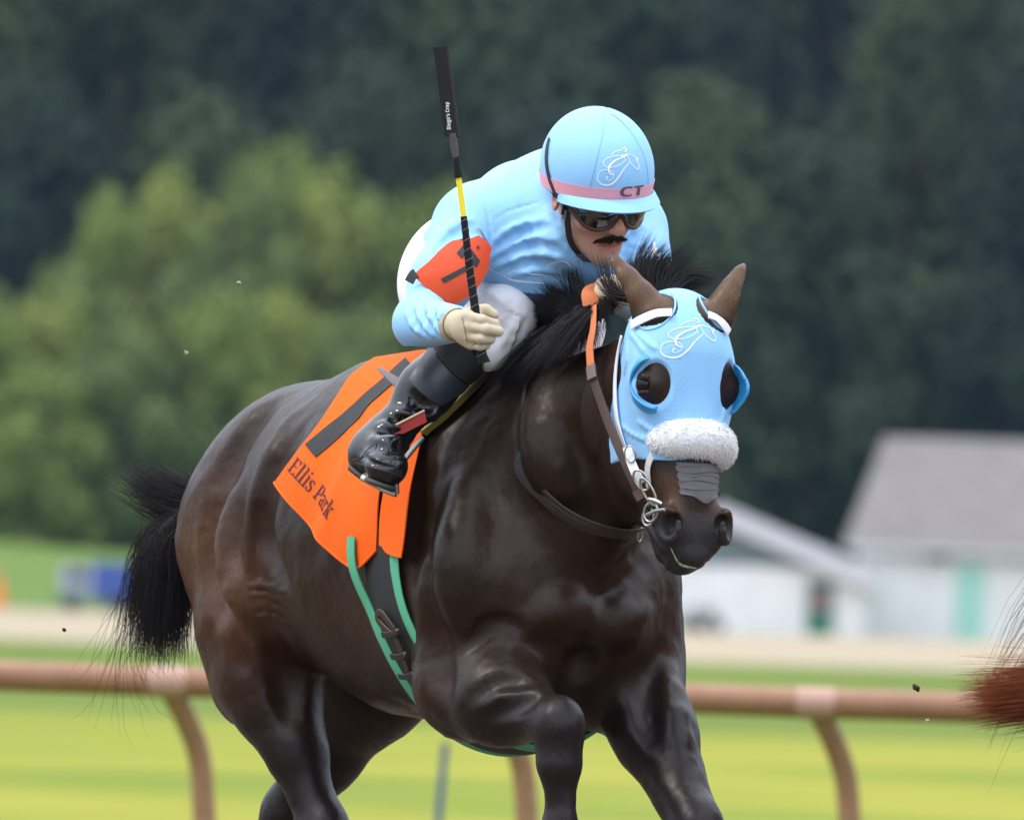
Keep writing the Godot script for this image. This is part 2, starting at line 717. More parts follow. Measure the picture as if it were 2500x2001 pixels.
func build_rail() -> void:
	# a running rail of tubes on goose-neck posts that lean towards the infield
	var zr := -23.0
	var y0 := 0.85
	var pvc := mat(Color.WHITE, 0.5, {"mottle": [lin(0.23, 0.105, 0.052), lin(0.31, 0.15, 0.082), 0.03], "size": 1.5})
	var joint := mat(lin(0.40, 0.23, 0.17), 0.5)
	var post := mat(Color.WHITE, 0.55, {"mottle": [lin(0.26, 0.13, 0.07), lin(0.36, 0.19, 0.11), 0.03], "size": 0.7})
	var t := thing("running_rail", "long tan plastic rail carried by curved goose-neck posts beside the track", "rail", Transform3D(Basis(), Vector3(0, 0, zr)))
	# the posts stand where the photograph shows two of them, and on at the same spacing
	var xs := []
	for k in range(-15, 17):
		xs.append(P(405, 1690, zr).x + (P(1990, 1720, zr).x - P(405, 1690, zr).x) / 2.0 * k)
	for i in xs.size():
		var s := Shape.new()
		var c := []
		# stands upright in the ground, then bends over to the rail
		for q in [[0.165, -0.6], [0.165, 0.0], [0.166, 0.30], [0.160, 0.41], [0.137, 0.583], [0.083, 0.713], [0.0, y0]]:
			c.append(Vector3(xs[i] + q[0] * 0.9, q[1], -q[0] * 1.2))
		var cc := curve(c, 5)
		s.tube(cc, [0.042], 12)
		part("post", s, post, t)
		if i < xs.size() - 1:
			var r := Shape.new()
			r.tube([Vector3(xs[i] + 0.02, y0, 0), Vector3((xs[i] + xs[i + 1]) / 2, y0 + 0.002, 0), Vector3(xs[i + 1] - 0.02, y0, 0)], [0.055], 20)
			part("rail_tube", r, pvc, t)
		var j := Shape.new()
		j.tube([Vector3(xs[i] - 0.07, y0, 0), Vector3(xs[i] - 0.066, y0, 0), Vector3(xs[i] + 0.066, y0, 0), Vector3(xs[i] + 0.07, y0, 0)], [0.054, 0.0585, 0.0585, 0.054], 20)
		part("rail_joint", j, joint, t)
	# the thin blue marker stake
	var zb := -34.0
	var top := P(1086, 1830, zb)
	var low := P(1070, 2001, zb)
	var dirn := (top - low) / (top.y - low.y)
	var st := thing("marker_stake", "thin blue stake standing in the grass behind the rail", "stake", Transform3D(Basis(), Vector3(top.x - dirn.x * top.y, 0, zb)))
	var s2 := Shape.new()
	s2.tube([Vector3(0, -0.2, 0), dirn * top.y * 0.5 * Vector3(1, 1, 0), (dirn * top.y) * Vector3(1, 1, 0)], [0.016], 10)
	part("pole", s2, mat(lin(0.03, 0.07, 0.19), 0.5), st)
	var s3 := Shape.new()
	var tp := dirn * top.y * Vector3(1, 1, 0)
	s3.tube([tp, tp + Vector3(0.002, 0.02, 0), tp + Vector3(0.003, 0.03, 0)], [0.0175, 0.0175, 0.008], 10)
	part("cap", s3, mat(lin(0.03, 0.06, 0.16), 0.5), st)


func wall_box(called: String, m: Material, parent: Node3D, lo: Vector3, hi: Vector3) -> MeshInstance3D:
	var s := Shape.new()
	s.box((lo + hi) / 2, hi - lo)
	return part(called, s, m, parent)


func build_barns() -> void:
	var white := mat(Color.WHITE, 0.8, {"mottle": [lin(0.70, 0.69, 0.71), lin(0.82, 0.81, 0.82), 0.02], "size": 6.0})
	var roof := mat(Color.WHITE, 0.9, {"mottle": [lin(0.135, 0.12, 0.115), lin(0.19, 0.17, 0.165), 0.02], "size": 5.0})
	var pale := mat(lin(0.50, 0.50, 0.54), 0.7)
	var green := mat(lin(0.012, 0.12, 0.075), 0.6)
	var dark := mat(lin(0.05, 0.045, 0.05), 0.9)
	var mint := mat(lin(0.35, 0.62, 0.55), 0.7)
	var pink := mat(lin(0.24, 0.13, 0.13), 0.8)
	# the long barn with the grey hipped roof
	var z := -400.0
	var a := P(2085, 1330, z)         # eave, west end
	var b := P(2170, 1062, z)         # ridge, west end
	var x0 := a.x
	var x1 := x0 + 30.0
	var ev := a.y
	var rg := b.y
	var dx := b.x - a.x
	var t := thing("stable_barn", "long white stable barn under a tall grey hipped roof", "barn", Transform3D(Basis(), Vector3(x0, 0, z)))
	wall_box("wall", white, t, Vector3(0.3, 0, -9), Vector3(29.7, ev, 0))
	var s := Shape.new()
	var e := 0.45
	var c0 := Vector3(-e + 0.3, ev - 0.05, e)
	var c1 := Vector3(30.1, ev - 0.05, e)
	var c2 := Vector3(30.1, ev - 0.05, -9 - e)
	var c3 := Vector3(-e + 0.3, ev - 0.05, -9 - e)
	var r0 := Vector3(dx, rg, -4.5)
	var r1 := Vector3(30 - dx, rg, -4.5)
	for f in [[c0, c1, r1, r0], [c2, c3, r0, r1]]:
		s.flat([f[0], f[1], f[2], f[3]])
	s.flat([c1, c2, r1])
	s.flat([c3, c0, r0])
	s.flat([c0, c3, c2, c1], Vector3.DOWN)
	part("roof", s, roof, t)
	wall_box("gutter", pale, t, Vector3(-0.2, ev - 0.16, 0.46), Vector3(30.1, ev - 0.02, 0.56))
	# its mint green door and a dark vent by the eave
	var d0 := P(2335, 1380, z)
	var d1 := P(2400, 1560, z)
	wall_box("door", mint, t, Vector3(d0.x - x0, 0.0, 0.0), Vector3(d1.x - x0, d0.y, 0.06))
	var v0 := P(2268, 1335, z)
	var v1 := P(2312, 1368, z)
	wall_box("lamp_bracket", dark, t, Vector3(v0.x - x0, v1.y, 0.0), Vector3(v1.x - x0, v0.y - 0.05, 0.3))
	# the lower shed with its gable to the track
	var zs := -396.0
	var apex := P(1760, 1228, zs)
	var right := P(2130, 1390, zs)
	var lefts := P(1380, 1390, zs)
	var t2 := thing("white_shed", "low white shed with a pale gable roof beside the stable barn", "shed", Transform3D(Basis(), Vector3(apex.x, 0, zs)))
	var wy := P(1900, 1385, zs).y
	var xr := right.x - apex.x
	var xl := lefts.x - apex.x
	wall_box("wall", white, t2, Vector3(xl + 0.2, 0, -3.4), Vector3(xr - 0.2, wy, 0))
	var g := Shape.new()
	var gz := 0.02
	g.flat([Vector3(xl + 0.4, wy, gz), Vector3(xr - 0.4, wy, gz), Vector3(0, apex.y - 0.25, gz)], Vector3.BACK)
	g.flat([Vector3(xl + 0.4, wy, -3.4), Vector3(xr - 0.4, wy, -3.4), Vector3(0, apex.y - 0.25, -3.4)], Vector3.FORWARD)
	part("gable", g, mat(lin(0.14, 0.19, 0.20), 0.8), t2)
	for sd in [[xl, -1.0], [xr, 1.0]]:
		var rf := Shape.new()
		var low := Vector3(sd[0], right.y, 0)
		var th := Vector3(0, -0.62, 0)
		var ap := Vector3(0, apex.y, 0)
		var bk := Vector3(0, 0, -3.9)
		var fr := Vector3(0, 0, 0.5)
		rf.flat([ap + fr, low + fr, low + fr + th, ap + fr + th], Vector3.BACK)
		rf.flat([ap + bk, low + bk, low + bk + th, ap + bk + th], Vector3.FORWARD)
		rf.flat([ap + fr, low + fr, low + bk, ap + bk], Vector3(sd[1] * 0.3, 1, 0).normalized())
		rf.flat([ap + fr + th, low + fr + th, low + bk + th, ap + bk + th], Vector3(0, -1, 0))
		rf.flat([low + fr, low + bk, low + bk + th, low + fr + th], Vector3(sd[1], 0, 0))
		part("roof_slope", rf, pale, t2)
	# the green stable door: a frame, a closed lower leaf, the opening above it
	var q0 := P(1972, 1415, zs)
	var q1 := P(2032, 1548, zs)
	var dr := wall_box("door", green, t2, Vector3(q0.x - apex.x, 0, 0.0), Vector3(q1.x - apex.x, q0.y, 0.10))
	var om := P(1972, 1492, zs).y
	wall_box("opening", pink, dr, Vector3(q0.x - apex.x + 0.12, om, 0.10), Vector3(q1.x - apex.x - 0.12, q0.y - 0.28, 0.13))
	wall_box("lower_leaf", mat(lin(0.01, 0.16, 0.09), 0.6), dr, Vector3(q0.x - apex.x + 0.08, 0.03, 0.10), Vector3(q1.x - apex.x - 0.08, om - 0.06, 0.15))
	# dark shrub by the shed wall
	shrub(P(1712, 1540, -392.0), 0.75, lin(0.06, 0.065, 0.06), "small dark weed clump at the foot of the white shed")
	# the blue and white utility cart on the far side of the track
	var zc := -386.0
	var k0 := P(140, 1485, zc)
	var k1 := P(330, 1485, zc)
	var kx := (k0.x + k1.x) / 2
	var wdt := k1.x - k0.x
	var hgt := P(140, 1385, zc).y - k0.y
	var cart := thing("utility_cart", "blue utility cart with a white front parked beyond the sandy backstretch", "cart", Transform3D(Basis(), Vector3(kx, 0.25, zc)))
	var blue := mat(lin(0.03, 0.07, 0.28), 0.4)
	wall_box("cargo_box", blue, cart, Vector3(-wdt * 0.05, 0.25, -0.7), Vector3(wdt * 0.5, hgt, 0.7))
	wall_box("cab", mat(lin(0.30, 0.34, 0.46), 0.5), cart, Vector3(-wdt * 0.46, 0.35, -0.65), Vector3(-wdt * 0.06, hgt * 0.92, 0.65))
	wall_box("chassis", blue, cart, Vector3(-wdt * 0.5, 0.1, -0.6), Vector3(wdt * 0.5, 0.24, 0.6))
	wall_box("windscreen", dark, cart, Vector3(-wdt * 0.36, hgt * 0.5, 0.652), Vector3(-wdt * 0.14, hgt * 0.84, 0.66))
	for wx in [-0.32, 0.32]:
		for wz in [-0.62, 0.62]:
			var w := Shape.new()
			w.tube([Vector3(wx * wdt, 0.0, wz - 0.09), Vector3(wx * wdt, 0.0, wz + 0.09)], [0.25], 16)
			part("wheel", w, mat(lin(0.02, 0.02, 0.025), 0.8), cart)
	# an orange cone at the edge of the picture
	var zo := -380.0
	var o0 := P(-8, 1470, zo)
	var co := thing("traffic_cone", "orange cone standing on the grassy far bank", "cone", Transform3D(Basis(), Vector3(o0.x, 0.1, zo)))
	var cs := Shape.new()
	cs.tube([Vector3(0, 0.05, 0), Vector3(0, 0.9, 0)], [0.26, 0.05], 16)
	part("cone", cs, mat(lin(0.75, 0.22, 0.02), 0.6), co)
	wall_box("foot", mat(lin(0.5, 0.15, 0.02), 0.6), co, Vector3(-0.3, 0, -0.3), Vector3(0.3, 0.05, 0.3))


func shrub(at: Vector3, r: float, col: Color, label: String) -> void:
	var t := thing("weed_clump", label, "weeds", Transform3D(Basis(), Vector3(at.x, 0, at.z)))
	var s := Shape.new()
	for i in 240:
		var d := Vector3(rng.randf_range(-1, 1), rng.randf(), rng.randf_range(-1, 1))
		if d.length() > 1.0:
			continue
		leaf(s, d * r, r * 0.16)
	part("foliage", s, mat(col, 0.9), t)


func leaf(s: Shape, at: Vector3, r: float) -> void:
	var a := Vector3(rng.randf_range(-1, 1), rng.randf_range(-1, 1), rng.randf_range(-1, 1)).normalized()
	var b := a.cross(Vector3(rng.randf_range(-1, 1), rng.randf_range(-1, 1), rng.randf_range(-1, 1))).normalized()
	var nn := a.cross(b).normalized()
	s.flat([at - a * r, at + b * r * 0.6, at + a * r, at - b * r * 0.6], nn)


func crown_mesh(sd: int, lobes: int, leaves: int, leaf_r: float, tall: float, broad := false) -> ArrayMesh:
	# leaf sprays on the outside of many lobes, unit width, height tall; deep gaps between the lobes
	rng.seed = sd
	var s := Shape.new()
	var cs := []
	for i in lobes:
		var y := rng.randf()
		var wide := sin(PI * clampf(y * 0.82 + 0.16, 0.0, 1.0)) * 0.42
		if broad:
			wide = sqrt(1.0 - pow(y * 2.0 - 1.0, 2.0)) * 0.36 + 0.06
		var a := rng.randf() * TAU
		var q := sqrt(rng.randf())
		cs.append([Vector3(cos(a) * wide * q, y * tall, sin(a) * wide * q), rng.randf_range(0.10, 0.19)])
	for i in leaves:
		var l: Array = cs[rng.randi() % lobes]
		var d := Vector3(rng.randfn(), rng.randfn() * 0.8 + 0.25, rng.randfn()).normalized()
		var k: float = rng.randf_range(0.75, 1.06)
		var tone := rng.randf_range(0.75, 1.2)
		s.tint = Color(tone, tone, tone * 0.9)
		var at: Vector3 = l[0] + d * l[1] * k
		var nn := (d + Vector3(rng.randf_range(-0.6, 0.6), rng.randf_range(-0.3, 0.7), rng.randf_range(-0.6, 0.6))).normalized()
		var a2 := nn.cross(Vector3(rng.randf_range(-1, 1), rng.randf_range(-1, 1), rng.randf_range(-1, 1))).normalized()
		var b2 := nn.cross(a2)
		s.flat([at - a2 * leaf_r, at + b2 * leaf_r * 0.7, at + a2 * leaf_r, at - b2 * leaf_r * 0.7], nn)
	return s.mesh()


func tree(called: String, label: String, group: String, x: float, z: float, h: float, w: float, crown: ArrayMesh, m: Material, bark: Material, from: float) -> void:
	var t := thing(called, label, "tree", Transform3D(Basis(Vector3.UP, rng.randf() * TAU), Vector3(x, 0.0, z)), group)
	var s := Shape.new()
	var r := h * 0.014 + 0.05
	s.tube([Vector3(0, -0.3, 0), Vector3(0.1, h * 0.25, 0), Vector3(-0.1, h * 0.55, 0.1), Vector3(0, h * 0.85, 0)], [r * 1.3, r, r * 0.7, r * 0.25], 8)
	for i in 6:
		var y := h * (0.3 + 0.08 * i)
		var a := i * 2.4
		s.tube([Vector3(0, y, 0), Vector3(cos(a) * w * 0.16, y + h * 0.08, sin(a) * w * 0.16), Vector3(cos(a) * w * 0.3, y + h * 0.18, sin(a) * w * 0.3)], [r * 0.5, r * 0.35, r * 0.12], 5)
	part("trunk", s, bark, t)
	var c := part_mesh("crown", crown, m, t)
	c.transform = Transform3D(Basis.from_scale(Vector3(w, h * (1.0 - from) / 1.12, w)), Vector3(0, h * from, 0))


func build_trees() -> void:
	rng.seed = 21
	var bark := mat(lin(0.06, 0.05, 0.04), 0.9)
	var crowns := []
	for k in 4:
		crowns.append(crown_mesh(100 + k, 46, 6500, 0.020, 1.0))
	var rounds := []
	for k in 3:
		rounds.append(crown_mesh(200 + k, 26, 5200, 0.022, 1.0, true))
	rng.seed = 33
	var mats := []
	for c in [Vector3(0.030, 0.050, 0.026), Vector3(0.046, 0.068, 0.030), Vector3(0.018, 0.034, 0.024)]:
		mats.append(mat(lin(c.x, c.y, c.z), 0.8, {"vc": true, "spec": 0.3, "back": lin(0.03, 0.05, 0.02)}))
	var lights := []
	for c in [Vector3(0.16, 0.215, 0.052), Vector3(0.205, 0.25, 0.06), Vector3(0.125, 0.175, 0.055)]:
		lights.append(mat(lin(c.x, c.y, c.z), 0.8, {"vc": true, "spec": 0.3, "back": lin(0.10, 0.14, 0.03)}))
	# the tall dark wood behind: three staggered rows
	for row in 4:
		for i in 9:
			var d: float = [524.0, 548.0, 575.0, 605.0][row]
			var wide: float = 2500.0 / FPX * d
			var x: float = (-0.62 + 1.24 * (i + 0.5 * (row % 2)) / 8.0) * wide + rng.randf_range(-1.2, 1.2)
			var h: float = [19.0, 27.0, 34.0, 38.0][row] * rng.randf_range(0.9, 1.12)
			tree("forest_tree", ["tall dark green tree in the shadowy wood behind the barns, front rank", "tall dark green tree in the second rank of the far wood", "towering dark green tree at the back of the far wood", "tallest dark green tree closing off the far wood behind all others"][row], "trees of the far wood, rank %d" % (row + 1), x, 30.0 - d, h, rng.randf_range(10.0, 13.0), crowns[(i + row) % 4], mats[(i * 2 + row) % 3], bark, 0.06)
	# the bright young trees in front of the wood, on the left
	var spots := [[-90, 700, 500], [60, 690, 503], [200, 600, 507], [300, 480, 511], [430, 400, 513], [560, 390, 510], [680, 360, 514], [800, 400, 511], [930, 430, 513], [1060, 470, 510], [1180, 560, 507], [330, 760, 499], [520, 720, 500], [720, 700, 501], [910, 740, 499], [130, 900, 498], [1120, 800, 498]]
	for i in spots.size():
		var q: Array = spots[i]
		var z: float = 30.0 - q[2]
		var top := P(q[0], q[1], z)
		tree("young_tree", "bright yellow-green bushy tree growing before the dark wood", "bright young trees before the wood", top.x, z, top.y, rng.randf_range(5.0, 7.0), rounds[i % 3], lights[i % 3], bark, 0.22)


# ---------------------------------------------------------------- the horse
func V(x: float, y: float, z: float) -> Vector3:
	return Vector3(x, y, z)


var eye_at: Vector3


func slim(z: float) -> Basis:
	return Basis.from_scale(Vector3(1, 1, z))


func horse_trunk(f: Field) -> void:
	f.cap(V(0.0, 1.305, 0), V(-0.30, 1.325, 0), 0.36, 0.335, 0.05, slim(1.22))
	f.cap(V(-0.30, 1.325, 0), V(-0.55, 1.365, 0), 0.335, 0.275, 0.10, slim(1.18))
	f.cap(V(-0.50, 1.36, 0), V(-0.80, 1.375, 0), 0.275, 0.235, 0.16, slim(1.08))
	f.cap(V(-0.45, 1.58, 0), V(0.08, 1.60, 0), 0.07, 0.085, 0.16)
	f.ell(V(-0.82, 1.365, 0), V(0.28, 0.265, 0.215), 0.10)
	f.ell(V(0.13, 1.20, 0), V(0.25, 0.28, 0.235), 0.10)
	for s in [-1.0, 1.0]:
		f.cap(V(-0.78, 1.48, 0.08 * s), V(-0.95, 1.34, 0.09 * s), 0.12, 0.11, 0.08)
		f.cap(V(0.0, 1.52, 0.09 * s), V(0.21, 1.24, 0.155 * s), 0.10, 0.105, 0.09)
		f.ell(V(0.30, 1.19, 0.095 * s), V(0.095, 0.13, 0.095), 0.05)
	# neck
	f.cap(V(0.05, 1.38, 0), V(0.40, 1.52, 0), 0.27, 0.19, 0.12, slim(1.75))
	f.cap(V(0.40, 1.52, 0), V(0.64, 1.66, 0), 0.19, 0.12, 0.06, slim(1.6))
	f.cap(V(0.64, 1.66, 0), V(0.72, 1.70, 0), 0.10, 0.09, 0.05)


func horse_fields() -> void:
	hb = Field.new()
	hh = Field.new()
	ht = Field.new()
	horse_trunk(ht)
	horse_trunk(hb)
	var f := hb
	# right fore leg, knee lifted
	var el := V(0.205, 1.04, 0.165)
	f.cap(V(0.24, 1.26, 0.15), el, 0.11, 0.10, 0.07)
	var kn := V(0.545, 0.965, 0.145)
	f.cap(el, V(0.34, 1.015, 0.160), 0.105, 0.088, 0.05)
	f.cap(V(0.34, 1.015, 0.160), kn + V(-0.03, 0.01, 0), 0.088, 0.044, 0.05)
	f.ell(kn + V(0.01, -0.002, 0), V(0.056, 0.064, 0.052), 0.035)
	f.ell(kn + V(0.015, -0.070, 0), V(0.044, 0.046, 0.045), 0.03)
	f.cap(kn + V(0.02, -0.09, 0), kn + V(0.025, -0.20, 0), 0.034, 0.029, 0.03)
	f.cap(kn + V(0.025, -0.20, 0), kn + V(0.0, -0.33, 0), 0.029, 0.033, 0.03)
	f.ball(kn + V(-0.035, -0.35, 0), 0.044, 0.03)
	f.cap(kn + V(-0.04, -0.36, 0), kn + V(-0.14, -0.42, 0), 0.034, 0.034, 0.03)
	f.cap(kn + V(-0.15, -0.42, 0), kn + V(-0.23, -0.42, 0), 0.045, 0.062, 0.02)
	# left fore leg, reaching out
	var el2 := V(0.20, 1.10, -0.185)
	f.cap(V(0.20, 1.26, -0.165), el2, 0.12, 0.115, 0.07)
	var kn2 := H(1700, 2022, -0.175)
	f.cap(el2, el2.lerp(kn2, 0.45), 0.115, 0.078, 0.06)
	f.cap(el2.lerp(kn2, 0.45), kn2, 0.078, 0.050, 0.05)
	f.ell(kn2, V(0.053, 0.062, 0.05), 0.03)
	var ft2 := kn2 + V(0.13, -0.29, 0.0)
	f.cap(kn2 + V(0.01, -0.03, 0), ft2, 0.042, 0.032, 0.04)
	f.ball(ft2, 0.043, 0.03)
	f.cap(ft2, ft2 + V(0.08, -0.09, 0), 0.034, 0.034, 0.03)
	f.cap(ft2 + V(0.09, -0.10, 0), ft2 + V(0.12, -0.16, 0), 0.046, 0.062, 0.02)
	# right hind leg, under the body
	var st := V(-0.65, 1.17, 0.175)
	f.cap(V(-0.83, 1.34, 0.09), st, 0.185, 0.12, 0.09)
	f.cap(V(-0.94, 1.28, 0.09), V(-0.80, 1.02, 0.13), 0.13, 0.10, 0.08)
	f.cap(V(-0.78, 1.14, 0.155), V(-0.68, 0.98, 0.145), 0.12, 0.085, 0.06)
	var hk := H(790, 2035, 0.10)
	f.cap(V(-0.70, 1.02, 0.155), H(722, 1830, 0.13), 0.095, 0.056, 0.05)
	f.cap(H(722, 1830, 0.13), hk, 0.056, 0.045, 0.05)
	f.ell(hk, V(0.06, 0.07, 0.042), 0.03)
	var hf := hk + V(0.09, -0.36, 0.01)
	f.cap(hk, hf, 0.042, 0.034, 0.04)
	f.ball(hf, 0.045, 0.03)
	f.cap(hf, hf + V(0.08, -0.09, 0), 0.035, 0.035, 0.03)
	f.cap(hf + V(0.09, -0.10, 0), hf + V(0.12, -0.16, 0), 0.046, 0.062, 0.02)
	# left hind leg, pushing off behind
	var st2 := H(905, 1665, -0.18)
	f.cap(V(-0.86, 1.34, -0.09), st2, 0.18, 0.12, 0.09)
	var hk2 := H(700, 1990, -0.10)
	f.cap(st2, st2.lerp(hk2, 0.55), 0.115, 0.07, 0.06)
	f.cap(st2.lerp(hk2, 0.55), hk2, 0.07, 0.046, 0.05)
	f.ell(hk2, V(0.06, 0.07, 0.042), 0.03)
	var hf2 := hk2 + V(-0.22, -0.27, 0.01)
	f.cap(hk2, hf2, 0.042, 0.034, 0.04)
	f.ball(hf2, 0.045, 0.03)
	f.cap(hf2, hf2 + V(-0.09, -0.07, 0), 0.035, 0.035, 0.03)
	f.cap(hf2 + V(-0.10, -0.08, 0), hf2 + V(-0.16, -0.09, 0), 0.046, 0.062, 0.02)
	# tail root
	f.cap(V(-0.98, 1.44, 0), V(-1.14, 1.45, 0.0), 0.06, 0.035, 0.05)

	# head
	f = hh
	f.cap(V(0.50, 1.60, 0), V(0.70, 1.70, 0), 0.14, 0.10, 0.05, slim(1.5))
	f.ell(V(0.72, 1.755, 0), V(0.085, 0.085, 0.088), 0.04)
	f.cap(V(0.730, 1.70, 0), V(0.772, 1.44, 0), 0.094, 0.060, 0.05)
	f.cap(V(0.765, 1.44, 0), V(0.785, 1.38, 0), 0.058, 0.052, 0.04)
	for s in [-1.0, 1.0]:
		f.ell(V(0.755, 1.655, 0.070 * s), V(0.045, 0.06, 0.036), 0.04)
		f.ell(V(0.665, 1.56, 0.062 * s), V(0.095, 0.125, 0.034), 0.04)
		f.cap(V(0.755, 1.60, 0.078 * s), V(0.765, 1.45, 0.052 * s), 0.014, 0.010, 0.03)
	f.cap(V(0.66, 1.50, 0), V(0.73, 1.325, 0), 0.05, 0.034, 0.05)
	f.ell(V(0.795, 1.345, 0), V(0.045, 0.050, 0.050), 0.03)
	f.ell(V(0.806, 1.312, 0), V(0.034, 0.026, 0.041), 0.022)
	f.ell(V(0.772, 1.296, 0), V(0.030, 0.022, 0.033), 0.015)
	for s in [-1.0, 1.0]:
		var t := Basis(Vector3.UP, -0.75 * s)
		f.ell(V(0.820, 1.374, 0.050 * s), V(0.027, 0.041, 0.025), 0.02, t)
		f.cap(V(0.80, 1.335, 0.050 * s), V(0.75, 1.37, 0.058 * s), 0.012, 0.012, 0.025)
	# nostrils, the line of the mouth, the eyes' sockets and lids
	for s in [-1.0, 1.0]:
		var t := Basis(Vector3.UP, -0.75 * s)
		f.ell(V(0.848, 1.373, 0.064 * s), V(0.032, 0.028, 0.020), 0.008, t, 1)
		# the flared rim, a ring of flesh open at the lower back
		var rc := V(0.835, 1.373, 0.066 * s)
		for i in 11:
			var q0 := lerpf(-0.4, 4.9, i / 11.0)
			var q1 := lerpf(-0.4, 4.9, (i + 1) / 11.0)
			var a0 := rc + t * V(-0.001, cos(q0) * 0.030, sin(q0) * 0.0215 * s)
			var a1 := rc + t * V(-0.001, cos(q1) * 0.030, sin(q1) * 0.0215 * s)
			f.cap(a0, a1, 0.0062, 0.0062, 0.008)
		f.cap(V(0.836, 1.296, 0.022 * s), V(0.800, 1.300, 0.047 * s), 0.004, 0.004, 0.006, null, 1)
		f.cap(V(0.800, 1.300, 0.047 * s), V(0.755, 1.328, 0.062 * s), 0.004, 0.003, 0.006, null, 1)
	var ec: Vector3 = on(hh, 1571, 940)[0]
	eye_at = V(ec.x, ec.y, ec.z) - on(hh, 1571, 940)[1] * 0.010
	for s in [-1.0, 1.0]:
		var c := V(eye_at.x, eye_at.y, eye_at.z * s)
		f.ell(c, V(0.032, 0.026, 0.020), 0.02)
		f.ball(c + V(0.004, 0, 0.006 * s), 0.0225, 0.004, 1)
		f.cap(c + V(-0.018, 0.010, 0.012 * s), c + V(0.016, 0.016, 0.015 * s), 0.0065, 0.0075, 0.010)
		f.cap(c + V(-0.016, -0.013, 0.012 * s), c + V(0.014, -0.016, 0.013 * s), 0.0055, 0.006, 0.010)
	muscles()
	parts_of.horse = net(hb, V(-1.75, 0.1, -0.40), V(0.85, 1.78, 0.42), 0.009)


func muscles() -> void:
	# grooves (1) and ridges (0) of muscle, tendon and skin, drawn over the plain body
	var base := grown(hb, 0.0)
	for q in [
		[0, 0.028, -0.017, 0.035, [[751, 985], [700, 1040], [665, 1110], [640, 1180], [622, 1260], [612, 1340], [612, 1400]]],
		[1, 0.020, 0.011, 0.04, [[738, 1045], [692, 1110], [664, 1190], [648, 1270], [650, 1330], [672, 1380], [696, 1420]]],
		[1, 0.020, 0.012, 0.06, [[565, 1130], [535, 1220], [516, 1320], [518, 1420], [548, 1520], [592, 1600]]],
		[1, 0.016, 0.011, 0.05, [[660, 990], [605, 1050], [560, 1120], [530, 1180]]],
		[0, 0.020, -0.013, 0.05, [[590, 1190], [565, 1280], [560, 1380], [590, 1480]]],
		[1, 0.022, 0.009, 0.05, [[1085, 1180], [1074, 1260], [1068, 1350], [1065, 1480], [1066, 1600], [1085, 1700]]],
		[0, 0.030, -0.023, 0.06, [[1150, 1150], [1120, 1260], [1108, 1380], [1105, 1500]]],
		[1, 0.018, 0.006, 0.035, [[1444, 1460], [1430, 1530], [1422, 1600], [1420, 1640]]],
		[1, 0.010, 0.006, 0.03, [[1580, 1320], [1520, 1390], [1460, 1465]]],
		[1, 0.008, 0.004, 0.03, [[1575, 1375], [1510, 1440], [1452, 1500]]],
		[0, 0.024, -0.018, 0.05, [[1320, 1520], [1370, 1490], [1412, 1505], [1420, 1550]]],
		[0, 0.024, -0.018, 0.05, [[1450, 1520], [1500, 1530], [1560, 1500]]],
		[1, 0.010, 0.006, 0.022, [[1150, 1575], [1172, 1540], [1200, 1521], [1240, 1520], [1268, 1535]]],
		[1, 0.006, 0.003, 0.014, [[1172, 1568], [1196, 1545], [1226, 1540]]],
		[1, 0.012, 0.006, 0.026, [[1150, 1705], [1220, 1662], [1290, 1668]]],
		[1, 0.010, 0.005, 0.03, [[1190, 1750], [1260, 1722], [1306, 1702]]],
		[1, 0.034, 0.024, 0.09, [[1400, 1010], [1386, 1110], [1396, 1210], [1440, 1300]]],
		[0, 0.030, -0.020, 0.06, [[1340, 900], [1312, 1000], [1320, 1110], [1350, 1200]]],
		[1, 0.014, 0.008, 0.05, [[1606, 1600], [1582, 1700], [1592, 1790]]],
		[0, 0.014, -0.009, 0.04, [[1640, 1640], [1650, 1740], [1660, 1840]]],
		[0, 0.006, -0.0035, 0.010, [[588, 1434], [640, 1428], [690, 1445]]],
		[0, 0.006, -0.0035, 0.010, [[596, 1456], [650, 1452], [698, 1470]]],
		[0, 0.006, -0.0035, 0.010, [[612, 1484], [652, 1476], [694, 1494]]],
		[0, 0.006, -0.0035, 0.010, [[628, 1510], [655, 1500], [690, 1516]]],
		[1, 0.014, 0.008, 0.05, [[670, 1570], [694, 1650], [704, 1740]]],
		[1, 0.014, 0.008, 0.05, [[1040, 1100], [1010, 1250], [1005, 1400]]],
	]:
		var c := laid(base, px_list(q[4]), q[2], 2, true)
		var n: int = c[0].size()
		for i in n - 1:
			var e := sin(PI * (i + 0.3) / n)
			var e2 := sin(PI * (i + 1.3) / n)
			var sg := -1.0 if q[0] == 0 else 1.0
			var r: float = q[1]
			hb.cap(c[0][i] + c[1][i] * sg * r * 0.5 * (1.0 - e), c[0][i + 1] + c[1][i + 1] * sg * r * 0.5 * (1.0 - e2), r * (0.4 + 0.6 * e), r * (0.4 + 0.6 * e2), q[3], null, q[0])


